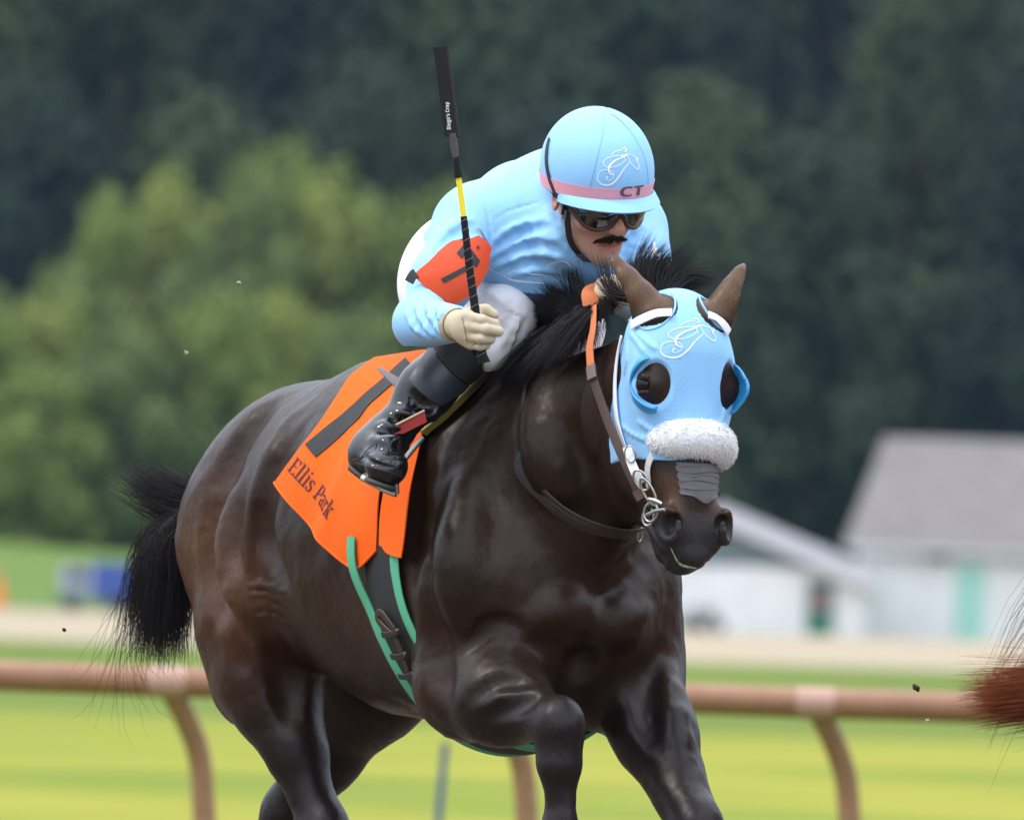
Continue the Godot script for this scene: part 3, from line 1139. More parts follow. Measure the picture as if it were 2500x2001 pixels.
func coat(p: Vector3) -> Color:
	# dark bay: near black with warmer brown on flank, buttock, muzzle and ears; black legs
	var c := Vector3(0.0275, 0.0148, 0.0102)
	var warm := Vector3(0.14, 0.054, 0.022)
	var q := fn.get_noise_3dv(p * 3.0) * 0.5 + 0.5
	var k := 0.18 * q
	k += 1.0 * exp(-(p - V(-0.64, 1.20, 0.24)).length_squared() / 0.014)
	k += 0.7 * exp(-(p - V(-1.02, 1.22, 0.22)).length_squared() / 0.03)
	k += 0.5 * exp(-(p - V(-0.78, 1.32, 0.30)).length_squared() / 0.02)
	k += 0.20 * exp(-(p - V(0.0, 1.2, 0.28)).length_squared() / 0.02)
	var fleck := fn.get_noise_3dv(p * V(40, 14, 40)) * 0.5 + 0.5
	c = c.lerp(warm, clampf(k * (0.35 + 0.6 * q + 0.6 * fleck), 0.0, 0.8))
	var leg := smoothstep(1.02, 0.86, p.y + (0.10 if p.x > 0.3 else 0.0) * -1.0)
	c = c.lerp(Vector3(0.017, 0.0138, 0.0132), leg * 0.8)
	c *= 0.85 + 0.3 * (fn.get_noise_3dv(p * 14.0) * 0.5 + 0.5)
	return Color(c.x, c.y, c.z)


func head_coat(p: Vector3) -> Color:
	var c := Vector3(0.040, 0.0225, 0.0155)
	var grey := Vector3(0.046, 0.0445, 0.046)
	var tan := Vector3(0.12, 0.058, 0.028)
	var q := fn.get_noise_3dv(p * 5.0) * 0.5 + 0.5
	var k := exp(-pow((p.y - 1.435) / 0.035, 2.0)) * smoothstep(0.70, 0.79, p.x) * smoothstep(0.0, 0.05, absf(p.z))
	c = c.lerp(tan, clampf(k * (0.5 + 0.7 * q), 0.0, 0.75))
	c = c.lerp(grey, smoothstep(1.415, 1.36, p.y) * (0.7 + 0.3 * q))
	c = c.lerp(Vector3(0.17, 0.088, 0.045), smoothstep(1.775, 1.82, p.y) * (0.6 + 0.4 * q))
	c = c.lerp(Vector3(0.04, 0.028, 0.022), smoothstep(1.895, 1.925, p.y))
	c *= 0.85 + 0.3 * (fn.get_noise_3dv(p * 30.0) * 0.5 + 0.5)
	return Color(c.x, c.y, c.z)


func flesh(p: Vector3) -> float:
	return fn.get_noise_3dv(p * 8.0) * 0.0035 + fn.get_noise_3dv(p * V(30, 18, 30)) * 0.0007


func horse_body_shape() -> Shape:
	var s: Shape = parts_of.horse
	for i in s.v.size():
		var p := s.v[i]
		s.c[i] = coat(p)
		# small unevenness of flesh under the skin
		var d0 := flesh(p)
		var g := V(flesh(p + V(0.006, 0, 0)) - d0, flesh(p + V(0, 0.006, 0)) - d0, flesh(p + V(0, 0, 0.006)) - d0) / 0.006
		s.v[i] = p + s.n[i] * d0
		s.n[i] = (s.n[i] - g).normalized()
	var h: Shape = parts_of.horse_head
	for i in h.v.size():
		h.c[i] = head_coat(h.v[i])
	var o := s.v.size()
	s.v.append_array(h.v)
	s.n.append_array(h.n)
	s.c.append_array(h.c)
	for i in h.ix:
		s.ix.append(i + o)
	return s


func hair(s: Shape, root: Vector3, path: Array, wild: float, r: float) -> void:
	# one lock: path gives offsets from the root
	var pts := [root]
	var j := V(rng.randfn(), rng.randfn(), rng.randfn()) * wild
	for i in path.size():
		var k := (i + 1.0) / path.size()
		pts.append(root + path[i] + j * k * k)
	var c := curve(pts, 3)
	var rr := []
	for i in c.size():
		rr.append(r * (1.0 - 0.85 * pow(float(i) / (c.size() - 1), 1.5)))
	var tone := rng.randf_range(0.6, 1.5)
	s.tint = Color(tone, tone, tone)
	s.tube(c, rr, 3, false)


func build_mane(t: Node3D) -> void:
	var w := horse_xf.affine_inverse()
	var black := mat(lin(0.018, 0.015, 0.0155), 0.55, {"vc": true, "spec": 0.35})
	rng.seed = 77
	# mane: rooted along the crest in clumps, blown up and back
	var s := Shape.new()
	for cl in 85:
		var k := pow(rng.randf(), 1.25)
		var side := rng.randf_range(-1.0, 1.0)
		var falls := rng.randf() < 0.36 or k > 0.62
		var l := rng.randf_range(0.09, 0.17) * (1.0 - 0.25 * k)
		var tw := V(rng.randfn(), rng.randfn(), rng.randfn()) * 0.016
		for i in 46:
			var root := w * P(lerpf(1330, 1502, k) + rng.randfn() * 6.0, lerpf(850, 745, k) + rng.randfn() * 7.0, lerpf(0.16, 0.50, k))
			var ll := l * rng.randf_range(0.7, 1.1)
			var pinch := V(rng.randfn(), rng.randfn(), rng.randfn()) * 0.004
			if falls:
				var d1 := w.basis * V(-0.5, 0.25, 0.45)
				var d2 := w.basis * V(-0.55 + 0.25 * side, -0.85, 0.15)
				hair(s, root, [d1 * ll * 0.35 + pinch, d1 * ll * 0.4 + d2 * ll * 0.4 + tw * 0.6, d1 * ll * 0.35 + d2 * ll * 0.9 + tw], 0.006, 0.0010)
			else:
				var d1 := w.basis * V(-0.35 + 0.25 * side, 0.9, -0.3 + 0.3 * side)
				var d2 := w.basis * V(-0.75 + 0.45 * side, 0.75 + 0.1 * side, -0.4)
				hair(s, root, [d1 * ll * 0.45 + pinch, d1 * ll * 0.5 + d2 * ll * 0.45 + tw], 0.007, 0.0010)
	part("mane", s, black, t)
	# forelock: a fan thrown up behind the ears
	var f := Shape.new()
	for cl in 44:
		var a := clampf(rng.randfn() * 0.6 + 0.15, -1.3, 1.2)
		var l := rng.randf_range(0.065, 0.12)
		var tw := V(rng.randfn(), rng.randfn(), rng.randfn()) * 0.006
		for i in 40:
			var root := w * P(1590 + 34.0 * a + rng.randfn() * 6.0, 728 + rng.randfn() * 6.0, 0.55 - 0.02 * rng.randf())
			var ll := l * rng.randf_range(0.7, 1.1)
			var tip := V(sin(a) * ll, cos(a) * ll, -0.06) + tw
			var bend := V(sin(a - 0.45) * ll * 0.55, cos(a - 0.45) * ll * 0.55, -0.015)
			hair(f, root, [w.basis * bend, w.basis * tip], 0.004, 0.0009)
	part("forelock", f, black, t)


func tail_shape(sd: int, streaming := false) -> Shape:
	# a tail carried out behind: lifted locks, a twist, then a falling switch
	rng.seed = sd
	var s := Shape.new()
	var w := horse_xf.affine_inverse()
	var dock := V(-1.06, 1.385, 0.02)
	for i in 4400:
		var a := rng.randf() * TAU
		var q := sqrt(rng.randf())
		var root := dock + V(0.06 - 0.12 * rng.randf(), cos(a) * 0.03 * q, sin(a) * 0.03 * q)
		var sp := rng.randfn()
		var sp2 := rng.randfn()
		var path := []
		if streaming:
			var l := rng.randf_range(0.5, 1.0)
			path = [V(-0.10, -0.10 + 0.02 * sp, 0.02), V(-0.16, -0.24 + 0.02 * sp, 0.06 + 0.02 * sp2), V(-0.22 * l, -0.30 + 0.018 * sp, 0.12 * l), V(-0.34 * l, -0.32 + 0.022 * sp, 0.22 * l)]
		elif rng.randf() < 0.40:
			# the upper locks, streaming level to a point
			var l := rng.randf_range(0.5, 1.0)
			path = [seen_as(w, -140 * l, 0 + 14 * sp, 0.0), seen_as(w, -240 * l, -22 + 20 * sp + 60.0 * (1.0 - l), -0.02), seen_as(w, -325 * l, -72 + 10 * sp + 120.0 * (1.0 - l), -0.03)]
		else:
			# through the twist and down
			var l := rng.randf_range(0.7, 1.05)
			path = [seen_as(w, -130 + 8 * sp, 25 + 14 * sp2, 0.0), seen_as(w, -215 + 12 * sp, 90 + 14 * sp2, 0.02), seen_as(w, -222 + 25 * sp, 215 * l, 0.02), seen_as(w, -228 + 22 * sp + 8 * sp2, 370 * l, 0.0)]
		hair(s, root, path, 0.016 if not streaming else 0.010, 0.0010)
	# loose single hairs
	for i in 45:
		var root := dock + V(-0.02, -0.12 * rng.randf(), 0.03)
		var sp := rng.randfn()
		var path := [seen_as(w, -240, 130 + 60 * rng.randfn(), 0), seen_as(w, -270 + 40 * sp, 330 + 40 * rng.randfn(), 0), seen_as(w, -240 + 80 * sp, 420 + 40 * rng.randfn(), 0)]
		if streaming:
			path = [V(-0.12, -0.08 + 0.06 * rng.randf(), 0.04), V(-0.22, -0.14 + 0.05 * sp, 0.12), V(-0.29, -0.30 + 0.05 * sp, 0.16)]
		hair(s, root, path, 0.012, 0.0006 if not streaming else 0.0009)
	return s


func seen_as(w: Transform3D, dx: float, dy: float, dz: float) -> Vector3:
	# an offset seen as dx, dy pixels across the picture
	return w.basis * V(dx / 1200.0, -dy / 1200.0, dz)


func build_horse() -> void:
	var hide := mat(Color.WHITE, 0.40, {"vc": true, "spec": 0.34, "flow": 0.3, "grain": [0.10, 0.028, 0.06], "mottle": [Color(0.62, 0.62, 0.62), Color(1, 1, 1), 0.09]})
	var black := mat(lin(0.018, 0.015, 0.0155), 0.55, {"vc": true, "spec": 0.35})
	var t := thing("race_horse", "galloping dark bay race horse wearing a pale blue blinker hood", "horse", horse_xf)
	var body := part("body", horse_body_shape(), hide, t)
	var w := horse_xf.affine_inverse()
	for sd in [-1.0, 1.0]:
		var ey := Shape.new()
		var eb := Field.new()
		eb.ball(V(eye_at.x + 0.002, eye_at.y, (eye_at.z + 0.001) * sd), 0.0225)
		ey.net(eb, V(eye_at.x - 0.03, eye_at.y - 0.03, eye_at.z * sd - 0.03), V(eye_at.x + 0.03, eye_at.y + 0.03, eye_at.z * sd + 0.03), 0.003)
		part("eye", ey, mat(lin(0.006, 0.004, 0.004), 0.10, {"spec": 0.4}), t)
	var wh := Shape.new()
	rng.seed = 61
	for i in 46:
		var c := on(hh, rng.randf_range(1624, 1690), rng.randf_range(1345, 1386))
		if c[2]:
			var d: Vector3 = (c[1] + V(0.1, -0.9, 0) + V(rng.randfn(), rng.randfn(), rng.randfn()) * 0.25).normalized()
			wh.tube([c[0], c[0] + d * 0.008, c[0] + (d + V(0.1, -0.2, 0)).normalized() * rng.randf_range(0.010, 0.02)], [0.0005, 0.0004, 0.0001], 3, false)
	var wo := part("whiskers", wh, black, t)
	wo.set_meta("kind", "stuff")
	build_mane(t)
	part("tail", tail_shape(9), black, t)
	# the chestnut horse ahead: only its tail reaches into the picture
	var c := thing("chestnut_horse", "chestnut race horse ahead, its red-brown tail streaming into view", "horse", Transform3D(horse_xf.basis, horse_xf.origin + V(1.86, -0.02, 0.4)))
	var cm := mat(lin(0.19, 0.075, 0.035), 0.5, {"spec": 0.36})
	part_mesh("body", body.mesh, cm, c)
	part("tail", tail_shape(31, true), mat(lin(0.20, 0.055, 0.022), 0.65, {"vc": true, "spec": 0.15}), c)


# ---------------------------------------------------------------- the jockey
var head_xf: Transform3D
var helmet_f: Field
var boot_f: Field
var pants_f: Field
var fold_base: Field      # the plain surface that folds are laid on


func px_list(a: Array, ox := 0.0, oy := 0.0, k := 1.0) -> Array:
	var out := []
	for q in a:
		out.append(Vector2(ox + q[0] / k, oy + q[1] / k))
	return out


func fold(f: Field, px: Array, r: float, off: float, k: float, op := 0, base: Field = null) -> void:
	# a fold or a crease drawn over a surface
	var c := laid(base if base else fold_base, px, off, 2, false)
	var n: int = c[0].size()
	for i in n - 1:
		var e := sin(PI * (i + 0.3) / n)
		var e2 := sin(PI * (i + 1.3) / n)
		var sg := -1.0 if op == 0 else 1.0
		f.cap(c[0][i] + c[1][i] * sg * r * (1.0 - e), c[0][i + 1] + c[1][i + 1] * sg * r * (1.0 - e2), r * (0.35 + 0.65 * e), r * (0.35 + 0.65 * e2), k, null, op)


func jersey_field() -> Field:
	var f := Field.new()
	f.cap(P(1150, 640, -0.20), P(1330, 590, 0.08), 0.115, 0.145, 0.05)
	f.cap(P(1280, 510, -0.02), P(1380, 500, 0.10), 0.096, 0.095, 0.08)
	f.cap(P(1175, 530, 0.16), P(1340, 505, 0.16), 0.070, 0.092, 0.08)
	f.cap(P(1390, 520, 0.16), P(1525, 560, 0.10), 0.10, 0.072, 0.08)
	f.ell(P(1380, 640, 0.18), V(0.15, 0.10, 0.10), 0.08)
	# right arm
	var sh := P(1140, 560, 0.20)
	var el := P(1027, 788, 0.42)
	var wr := P(1112, 790, 0.60)
	f.cap(sh, sh.lerp(el, 0.55), 0.072, 0.058, 0.06)
	f.cap(sh.lerp(el, 0.55), el, 0.058, 0.049, 0.04)
	f.cap(el, wr, 0.052, 0.037, 0.03)
	# left arm
	f.cap(P(1530, 565, 0.10), P(1552, 640, 0.16), 0.072, 0.062, 0.06)
	f.cap(P(1552, 640, 0.16), P(1562, 730, 0.26), 0.058, 0.045, 0.04)
	f.cap(P(1562, 730, 0.26), P(1505, 722, 0.40), 0.045, 0.034, 0.03)
	# collar
	f.cap(P(1355, 540, 0.14), P(1385, 520, 0.20), 0.088, 0.080, 0.03)
	f.cap(hx(0, -0.105, -0.045), hx(0, -0.2, -0.10), 0.066, 0.085, 0.02)
	f.cap(P(1330, 505, 0.22), P(1378, 585, 0.30), 0.058, 0.055, 0.03)
	f.cap(P(1378, 585, 0.30), P(1440, 625, 0.28), 0.055, 0.05, 0.03)
	# the cuff's edge
	f.cap(wr + (wr - el).normalized() * 0.055, wr + (wr - el).normalized() * 0.2, 0.05, 0.08, 0.003, null, 1)
	jf = grown(f, 0.0)
	fold_base = jf
	# seams and folds
	for q in [
		[[1165, 465], [1186, 500], [1196, 550], [1200, 615]], [[1196, 545], [1240, 515], [1290, 500], [1320, 490]], [[1318, 460], [1328, 520], [1352, 570], [1395, 605], [1430, 622]]]:
		fold(f, px_list(q), 0.003, 0.0005, 0.004, 1)
	for q in [
		[[1204, 600], [1235, 572], [1285, 548], [1345, 540], [1385, 560]],
		[[1202, 630], [1245, 600], [1300, 580], [1350, 588], [1400, 625]],
		[[1206, 655], [1262, 630], [1330, 618], [1390, 640]],
		[[1204, 690], [1250, 664], [1310, 655], [1375, 668]],
		[[1050, 610], [1080, 572], [1118, 545], [1150, 535]],
		[[1075, 650], [1105, 612], [1150, 590], [1185, 588]],
		[[1492, 610], [1525, 580], [1560, 548]],
		[[1500, 645], [1535, 612], [1572, 585]],
		[[1505, 680], [1545, 645], [1590, 620]],
		[[1335, 505], [1345, 555], [1380, 600]],
	]:
		fold(f, px_list(q), 0.007, -0.0035, 0.014)
	for q in [
		[[1205, 612], [1240, 585], [1290, 562], [1345, 556]],
		[[1208, 642], [1256, 614], [1315, 598], [1370, 612]],
		[[1215, 672], [1280, 645], [1350, 640]],
		[[1496, 628], [1530, 597], [1568, 566]],
		[[1060, 630], [1090, 592], [1130, 566]],
	]:
		fold(f, px_list(q), 0.007, 0.0045, 0.016, 1)
	# cloth pushed together along the fore sleeve, in slanting folds
	for q in [[[990, 745], [1005, 790], [1030, 815]], [[1012, 735], [1022, 775], [1052, 818]], [[1040, 735], [1045, 770], [1075, 815]], [[1066, 745], [1070, 780], [1092, 818]], [[1090, 755], [1092, 785], [1104, 815]], [[1000, 715], [1030, 700], [1060, 712]]]:
		fold(f, px_list(q), 0.006, -0.003, 0.012)
	for q in [[[1000, 745], [1014, 788], [1040, 818]], [[1026, 735], [1034, 775], [1064, 816]], [[1053, 740], [1058, 776], [1084, 815]]]:
		fold(f, px_list(q), 0.005, 0.004, 0.016, 1)
	return f


func pants_field() -> Field:
	var f := Field.new()
	f.ell(P(1132, 655, -0.28), V(0.12, 0.12, 0.15), 0.05)
	f.cap(P(1110, 705, -0.20), P(1160, 735, 0.02), 0.115, 0.092, 0.06)
	f.cap(P(1160, 735, 0.02), P(1232, 762, 0.20), 0.092, 0.060, 0.05)
	f.ball(P(1236, 768, 0.205), 0.050, 0.03)
	f.cap(P(1236, 775, 0.20), P(1192, 858, 0.235), 0.050, 0.041, 0.04)
	# left leg
	f.cap(P(1150, 690, -0.34), P(1330, 760, -0.10), 0.11, 0.075, 0.06)
	f.cap(P(1330, 760, -0.10), P(1400, 800, -0.02), 0.075, 0.055, 0.05)
	f.cap(P(1400, 800, -0.02), P(1390, 900, -0.06), 0.052, 0.045, 0.05)
	fold_base = grown(f, 0.0)
	for q in [[[1282, 760], [1262, 800], [1250, 850]], [[1268, 740], [1240, 800], [1215, 850]], [[1180, 700], [1215, 725], [1240, 745]]]:
		fold(f, px_list(q), 0.006, -0.0035, 0.014)
	for q in [[[1284, 775], [1270, 815], [1252, 862]], [[1255, 760], [1228, 800], [1205, 845]]]:
		fold(f, px_list(q), 0.006, 0.0045, 0.012, 1)
	fold(f, px_list([[1205, 770], [1235, 765], [1265, 770], [1285, 790]]), 0.0025, 0.0, 0.004, 1)
	return f


func boot_field() -> Field:
	var f := Field.new()
	f.cap(P(1116, 872, 0.255), P(1040, 952, 0.295), 0.057, 0.051, 0.03)
	f.cap(P(1040, 952, 0.295), P(952, 1056, 0.33), 0.050, 0.035, 0.04)
	f.cap(P(945, 1066, 0.335), P(922, 1102, 0.355), 0.038, 0.046, 0.04)
	f.cap(P(922, 1104, 0.355), P(944, 1137, 0.46), 0.047, 0.043, 0.04)
	f.ell(P(908, 1122, 0.35), V(0.040, 0.042, 0.042), 0.03)
	boot_f = grown(f, 0.0)
	fold_base = boot_f
	# crumpled ankle
	for q in [[[968, 1000], [1000, 1020], [1040, 1022], [1066, 1010]], [[930, 1036], [965, 1042], [1000, 1058], [1030, 1050]], [[905, 1062], [940, 1078], [985, 1082], [1015, 1070]]]:
		fold(f, px_list(q), 0.014, -0.004, 0.02)
	for q in [[[945, 1020], [985, 1036], [1025, 1040], [1050, 1030]], [[918, 1050], [950, 1062], [990, 1072], [1020, 1062]], [[1000, 950], [1030, 985], [1070, 985]], [[895, 1085], [930, 1095], [975, 1096], [1005, 1085]]]:
		fold(f, px_list(q), 0.010, 0.004, 0.016, 1)
	for q in [[[880, 1100], [910, 1130], [960, 1140]], [[900, 1095], [940, 1120], [985, 1125]]]:
		fold(f, px_list(q), 0.003, 0.0, 0.008, 1)
	return f


func skin(p: Vector3) -> Color:
	# p in the head's axes
	var c := Vector3(0.58, 0.33, 0.235)
	var q := fn.get_noise_3dv(p * 40.0) * 0.5 + 0.5
	c = c.lerp(Vector3(0.46, 0.21, 0.145), 0.35 * q)
	var stub := smoothstep(-0.03, -0.07, p.y) * smoothstep(-0.02, 0.05, p.z)
	c = c.lerp(Vector3(0.30, 0.17, 0.13), stub * (0.25 + 0.35 * (fn.get_noise_3dv(p * 300.0) * 0.5 + 0.5)))
	var cheek := exp(-(p - V(-0.045, -0.035, 0.07)).length_squared() / 0.0006) + exp(-(p - V(0, -0.03, 0.115)).length_squared() / 0.0004)
	c = c.lerp(Vector3(0.52, 0.20, 0.14), clampf(cheek, 0, 1) * 0.5)
	var lip := exp(-pow((p.y + 0.0735) / 0.0095, 2.0)) * smoothstep(0.030, 0.020, absf(p.x)) * smoothstep(0.078, 0.088, p.z)
	c = c.lerp(Vector3(0.36, 0.11, 0.095), clampf(lip, 0, 1) * 0.9)
	return Color(c.x, c.y, c.z)


func head_field() -> Field:
	# x to the person's left, y up, z forward; metres from the middle of the head
	var f := Field.new()
	f.ell(V(0, 0.035, -0.005), V(0.074, 0.088, 0.094), 0.03)
	f.ell(V(0, -0.02, 0.035), V(0.062, 0.075, 0.058), 0.04)
	f.cap(V(-0.045, -0.075, 0.01), V(0, -0.100, 0.068), 0.022, 0.019, 0.03)
	f.cap(V(0.045, -0.075, 0.01), V(0, -0.100, 0.068), 0.022, 0.019, 0.03)
	f.ell(V(0, -0.070, 0.055), V(0.036, 0.036, 0.036), 0.025)
	f.ball(V(0, -0.104, 0.078), 0.014, 0.02)
	for s in [-1.0, 1.0]:
		f.ell(V(0.042 * s, -0.028, 0.062), V(0.022, 0.016, 0.018), 0.025)
		f.cap(V(0.012 * s, 0.028, 0.088), V(0.045 * s, 0.026, 0.074), 0.011, 0.009, 0.02)
	# nose
	f.cap(V(0, 0.016, 0.088), V(0, -0.026, 0.112), 0.009, 0.0115, 0.014)
	f.ball(V(0, -0.032, 0.1125), 0.0115, 0.010)
	for s in [-1.0, 1.0]:
		f.ball(V(0.0125 * s, -0.034, 0.1015), 0.0085, 0.008)
		f.ball(V(0.0065 * s, -0.0435, 0.1075), 0.0038, 0.003, 1)
	# lips
	f.cap(V(-0.018, -0.0665, 0.084), V(0, -0.064, 0.0925), 0.0055, 0.0065, 0.008)
	f.cap(V(0.018, -0.0665, 0.084), V(0, -0.064, 0.0925), 0.0055, 0.0065, 0.008)
	f.cap(V(-0.016, -0.0795, 0.082), V(0, -0.081, 0.090), 0.0060, 0.0075, 0.008)
	f.cap(V(0.016, -0.0795, 0.082), V(0, -0.081, 0.090), 0.0060, 0.0075, 0.008)
	f.cap(V(-0.024, -0.0715, 0.088), V(0, -0.0725, 0.099), 0.0022, 0.003, 0.003, null, 1)
	f.cap(V(0.024, -0.0715, 0.088), V(0, -0.0725, 0.099), 0.0022, 0.003, 0.003, null, 1)
	# ears
	for s in [-1.0, 1.0]:
		f.ell(V(0.080 * s, 0.0, -0.012), V(0.009, 0.032, 0.021), 0.010, Basis(Vector3.UP, 0.4 * s))
		f.ell(V(0.090 * s, 0.004, -0.004), V(0.007, 0.018, 0.010), 0.006, Basis(Vector3.UP, 0.4 * s), 1)
	# neck
	f.cap(V(0, -0.05, -0.03), V(0, -0.16, -0.07), 0.056, 0.060, 0.03)
	return f


func grown(f: Field, by: float) -> Field:
	var g := Field.new()
	for i in f.A.size():
		g.all.append(i)
	g.A = f.A
	g.B = f.B
	g.IB = f.IB
	g.DR = f.DR
	g.K = f.K
	g.OP = f.OP
	g.MI = f.MI
	g.MB = f.MB
	g.RA = f.RA.duplicate()
	for i in g.RA.size():
		g.RA[i] += by if g.OP[i] == 0 else -by
	return g


func stroke(s: Shape, f: Field, px: Array, widths: Array, off: float, in_horse: bool, per := 6) -> void:
	# a printed line: a thin ribbon lying on the cloth
	var c := laid(f, px, off, per, in_horse)
	var n: int = c[0].size()
	var pts := []
	var rows := []
	for i in n:
		var t: Vector3 = (c[0][mini(i + 1, n - 1)] - c[0][maxi(i - 1, 0)]).normalized()
		var sd := t.cross(c[1][i]).normalized()
		var k := float(i) / (n - 1) * (widths.size() - 1)
		var w: float = lerpf(widths[int(k)], widths[mini(int(k) + 1, widths.size() - 1)], k - int(k)) * 0.5
		rows.append([c[0][i] - sd * w, c[0][i] + sd * w, c[1][i]])
	for i in n - 1:
		var a := s.vert(rows[i][0], rows[i][2])
		var b := s.vert(rows[i][1], rows[i][2])
		var d := s.vert(rows[i + 1][1], rows[i + 1][2])
		var e := s.vert(rows[i + 1][0], rows[i + 1][2])
		s.quad(a, b, d, e)


func emblem(s: Shape, f: Field, org: Vector2, size: Vector2, off: float, in_horse: bool) -> void:
	# the stable's printed emblem: a looped letter that runs into a horse's head with a rider
	var lines := [
		[[[1110, 715], [1040, 800], [995, 870], [940, 930], [880, 955], [810, 940], [775, 890], [790, 825], [840, 795], [900, 797], [942, 832], [930, 885], [888, 908], [866, 882], [886, 866]], [0.002, 0.005, 0.0055, 0.0035, 0.002, 0.002, 0.0018, 0.0018, 0.004]],
		[[[1065, 655], [1020, 672], [955, 702], [903, 752], [892, 802], [912, 838], [950, 850]], [0.002, 0.0045, 0.0065, 0.005, 0.002]],
		[[[1068, 700], [1045, 660], [980, 650], [900, 665], [842, 702], [842, 745], [885, 770], [955, 763], [1020, 735], [1068, 690]], [0.0018, 0.002, 0.0022, 0.002]],
		[[[920, 642], [950, 612], [1000, 592], [1040, 592]], [0.0014, 0.002, 0.0014]],
		[[[1035, 575], [1050, 566], [1068, 576], [1072, 598], [1055, 604]], [0.002, 0.004, 0.003]],
		[[[1030, 640], [1048, 652], [1072, 640], [1086, 628]], [0.003, 0.006, 0.003]],
		[[[1085, 640], [1110, 700], [1142, 748], [1190, 792]], [0.002, 0.002, 0.0025]],
		[[[1090, 632], [1150, 650], [1186, 690], [1176, 712], [1196, 722], [1206, 768], [1190, 792]], [0.0015, 0.002, 0.003, 0.002, 0.003, 0.0035]],
		[[[1172, 688], [1196, 672], [1190, 700]], [0.0025, 0.0015]],
	]
	for l in lines:
		var px := []
		for q in l[0]:
			px.append(org + Vector2((q[0] - 770.0) / 440.0, (q[1] - 566.0) / 390.0) * size)
		var thin := []
		for q in l[1]:
			thin.append(q * 0.68)
		stroke(s, f, px, thin, off, in_horse)


func lettering(s: Shape, text: String, font_name: String, bold: bool, to_point: Callable) -> void:
	# flat letters whose corners are carried onto a surface by to_point(x, y): [point, normal]; the height of a capital is about 1
	var tm := TextMesh.new()
	var sf := SystemFont.new()
	sf.font_names = PackedStringArray([font_name])
	sf.font_weight = 700 if bold else 400
	tm.font = sf
	tm.text = text
	tm.font_size = 64
	tm.pixel_size = 1.0 / 46.0
	tm.depth = 0.0
	tm.curve_step = 2.0
	tm.horizontal_alignment = HORIZONTAL_ALIGNMENT_LEFT
	tm.vertical_alignment = VERTICAL_ALIGNMENT_BOTTOM
	var a := tm.get_mesh_arrays()
	var vs: PackedVector3Array = a[Mesh.ARRAY_VERTEX]
	var ids = a[Mesh.ARRAY_INDEX]
	if ids == null:
		ids = PackedInt32Array(range(vs.size()))
	var base := s.v.size()
	for q in vs:
		var r: Array = to_point.call(q.x, q.y)
		s.vert(r[0], r[1])
	for i in range(0, ids.size(), 3):
		s.tri(base + ids[i], base + ids[i + 1], base + ids[i + 2])


func jockey_fields() -> void:
	# the head's own axes: turned to its left, looking down
	var b := Basis(Vector3.UP, deg_to_rad(31.0)) * Basis(Vector3.RIGHT, deg_to_rad(21.0)) * Basis(Vector3.BACK, deg_to_rad(6.0))
	head_xf = Transform3D(b, P(1450, 478, 0.34))
	parts_of.face = net(head_field(), V(-0.11, -0.2, -0.15), V(0.11, 0.135, 0.14), 0.0035)
	parts_of.jersey = net(jersey_field(), P(930, 860, -0.42), P(1700, 350, 0.72), 0.005)
	var pf := pants_field()
	pants_f = fold_base
	parts_of.breeches = net(pf, P(930, 930, -0.5), P(1560, 480, 0.36), 0.0065)
	parts_of.boot = net(boot_field(), P(820, 1230, 0.2), P(1240, 780, 0.56), 0.0045)
	# the body under the clothes, one surface with the head
	var uf := Field.new()
	uf.cap(P(1150, 640, -0.20), P(1330, 590, 0.08), 0.095, 0.120, 0.05)
	uf.cap(P(1175, 530, 0.16), P(1525, 560, 0.10), 0.06, 0.055, 0.06)
	uf.cap(P(1340, 540, 0.1), P(1400, 500, 0.25), 0.06, 0.05, 0.05)
	uf.ell(P(1132, 655, -0.28), V(0.10, 0.10, 0.12), 0.05)
	uf.line([P(1140, 560, 0.20), P(1027, 788, 0.42), P(1135, 792, 0.62)], [0.055, 0.035, 0.026], 0.03)
	uf.line([P(1530, 565, 0.10), P(1562, 730, 0.26), P(1495, 720, 0.42)], [0.055, 0.032, 0.025], 0.03)
	uf.line([P(1110, 705, -0.20), P(1225, 768, 0.19), P(1040, 952, 0.290), P(940, 1075, 0.335)], [0.09, 0.042, 0.032, 0.022], 0.03)
	uf.line([P(1150, 690, -0.34), P(1400, 800, -0.02), P(1330, 1000, -0.12), P(1290, 1090, -0.1)], [0.09, 0.045, 0.04, 0.03], 0.03)
	parts_of.under = net(uf, P(900, 1130, -0.5), P(1700, 380, 0.68), 0.016)
	# helmet: a dome in the head's axes
	helmet_f = Field.new()
	var hm := Field.new()
	hm.ell(V(0, 0.058, -0.002), V(0.110, 0.125, 0.132), 0.02)
	helmet_f.ell(head_xf * V(0, 0.058, -0.002), V(0.110, 0.125, 0.132), 0.02, head_xf.basis)
	parts_of.hand = net(hand_field(), P(1080, 900, 0.56), P(1260, 720, 0.76), 0.003)


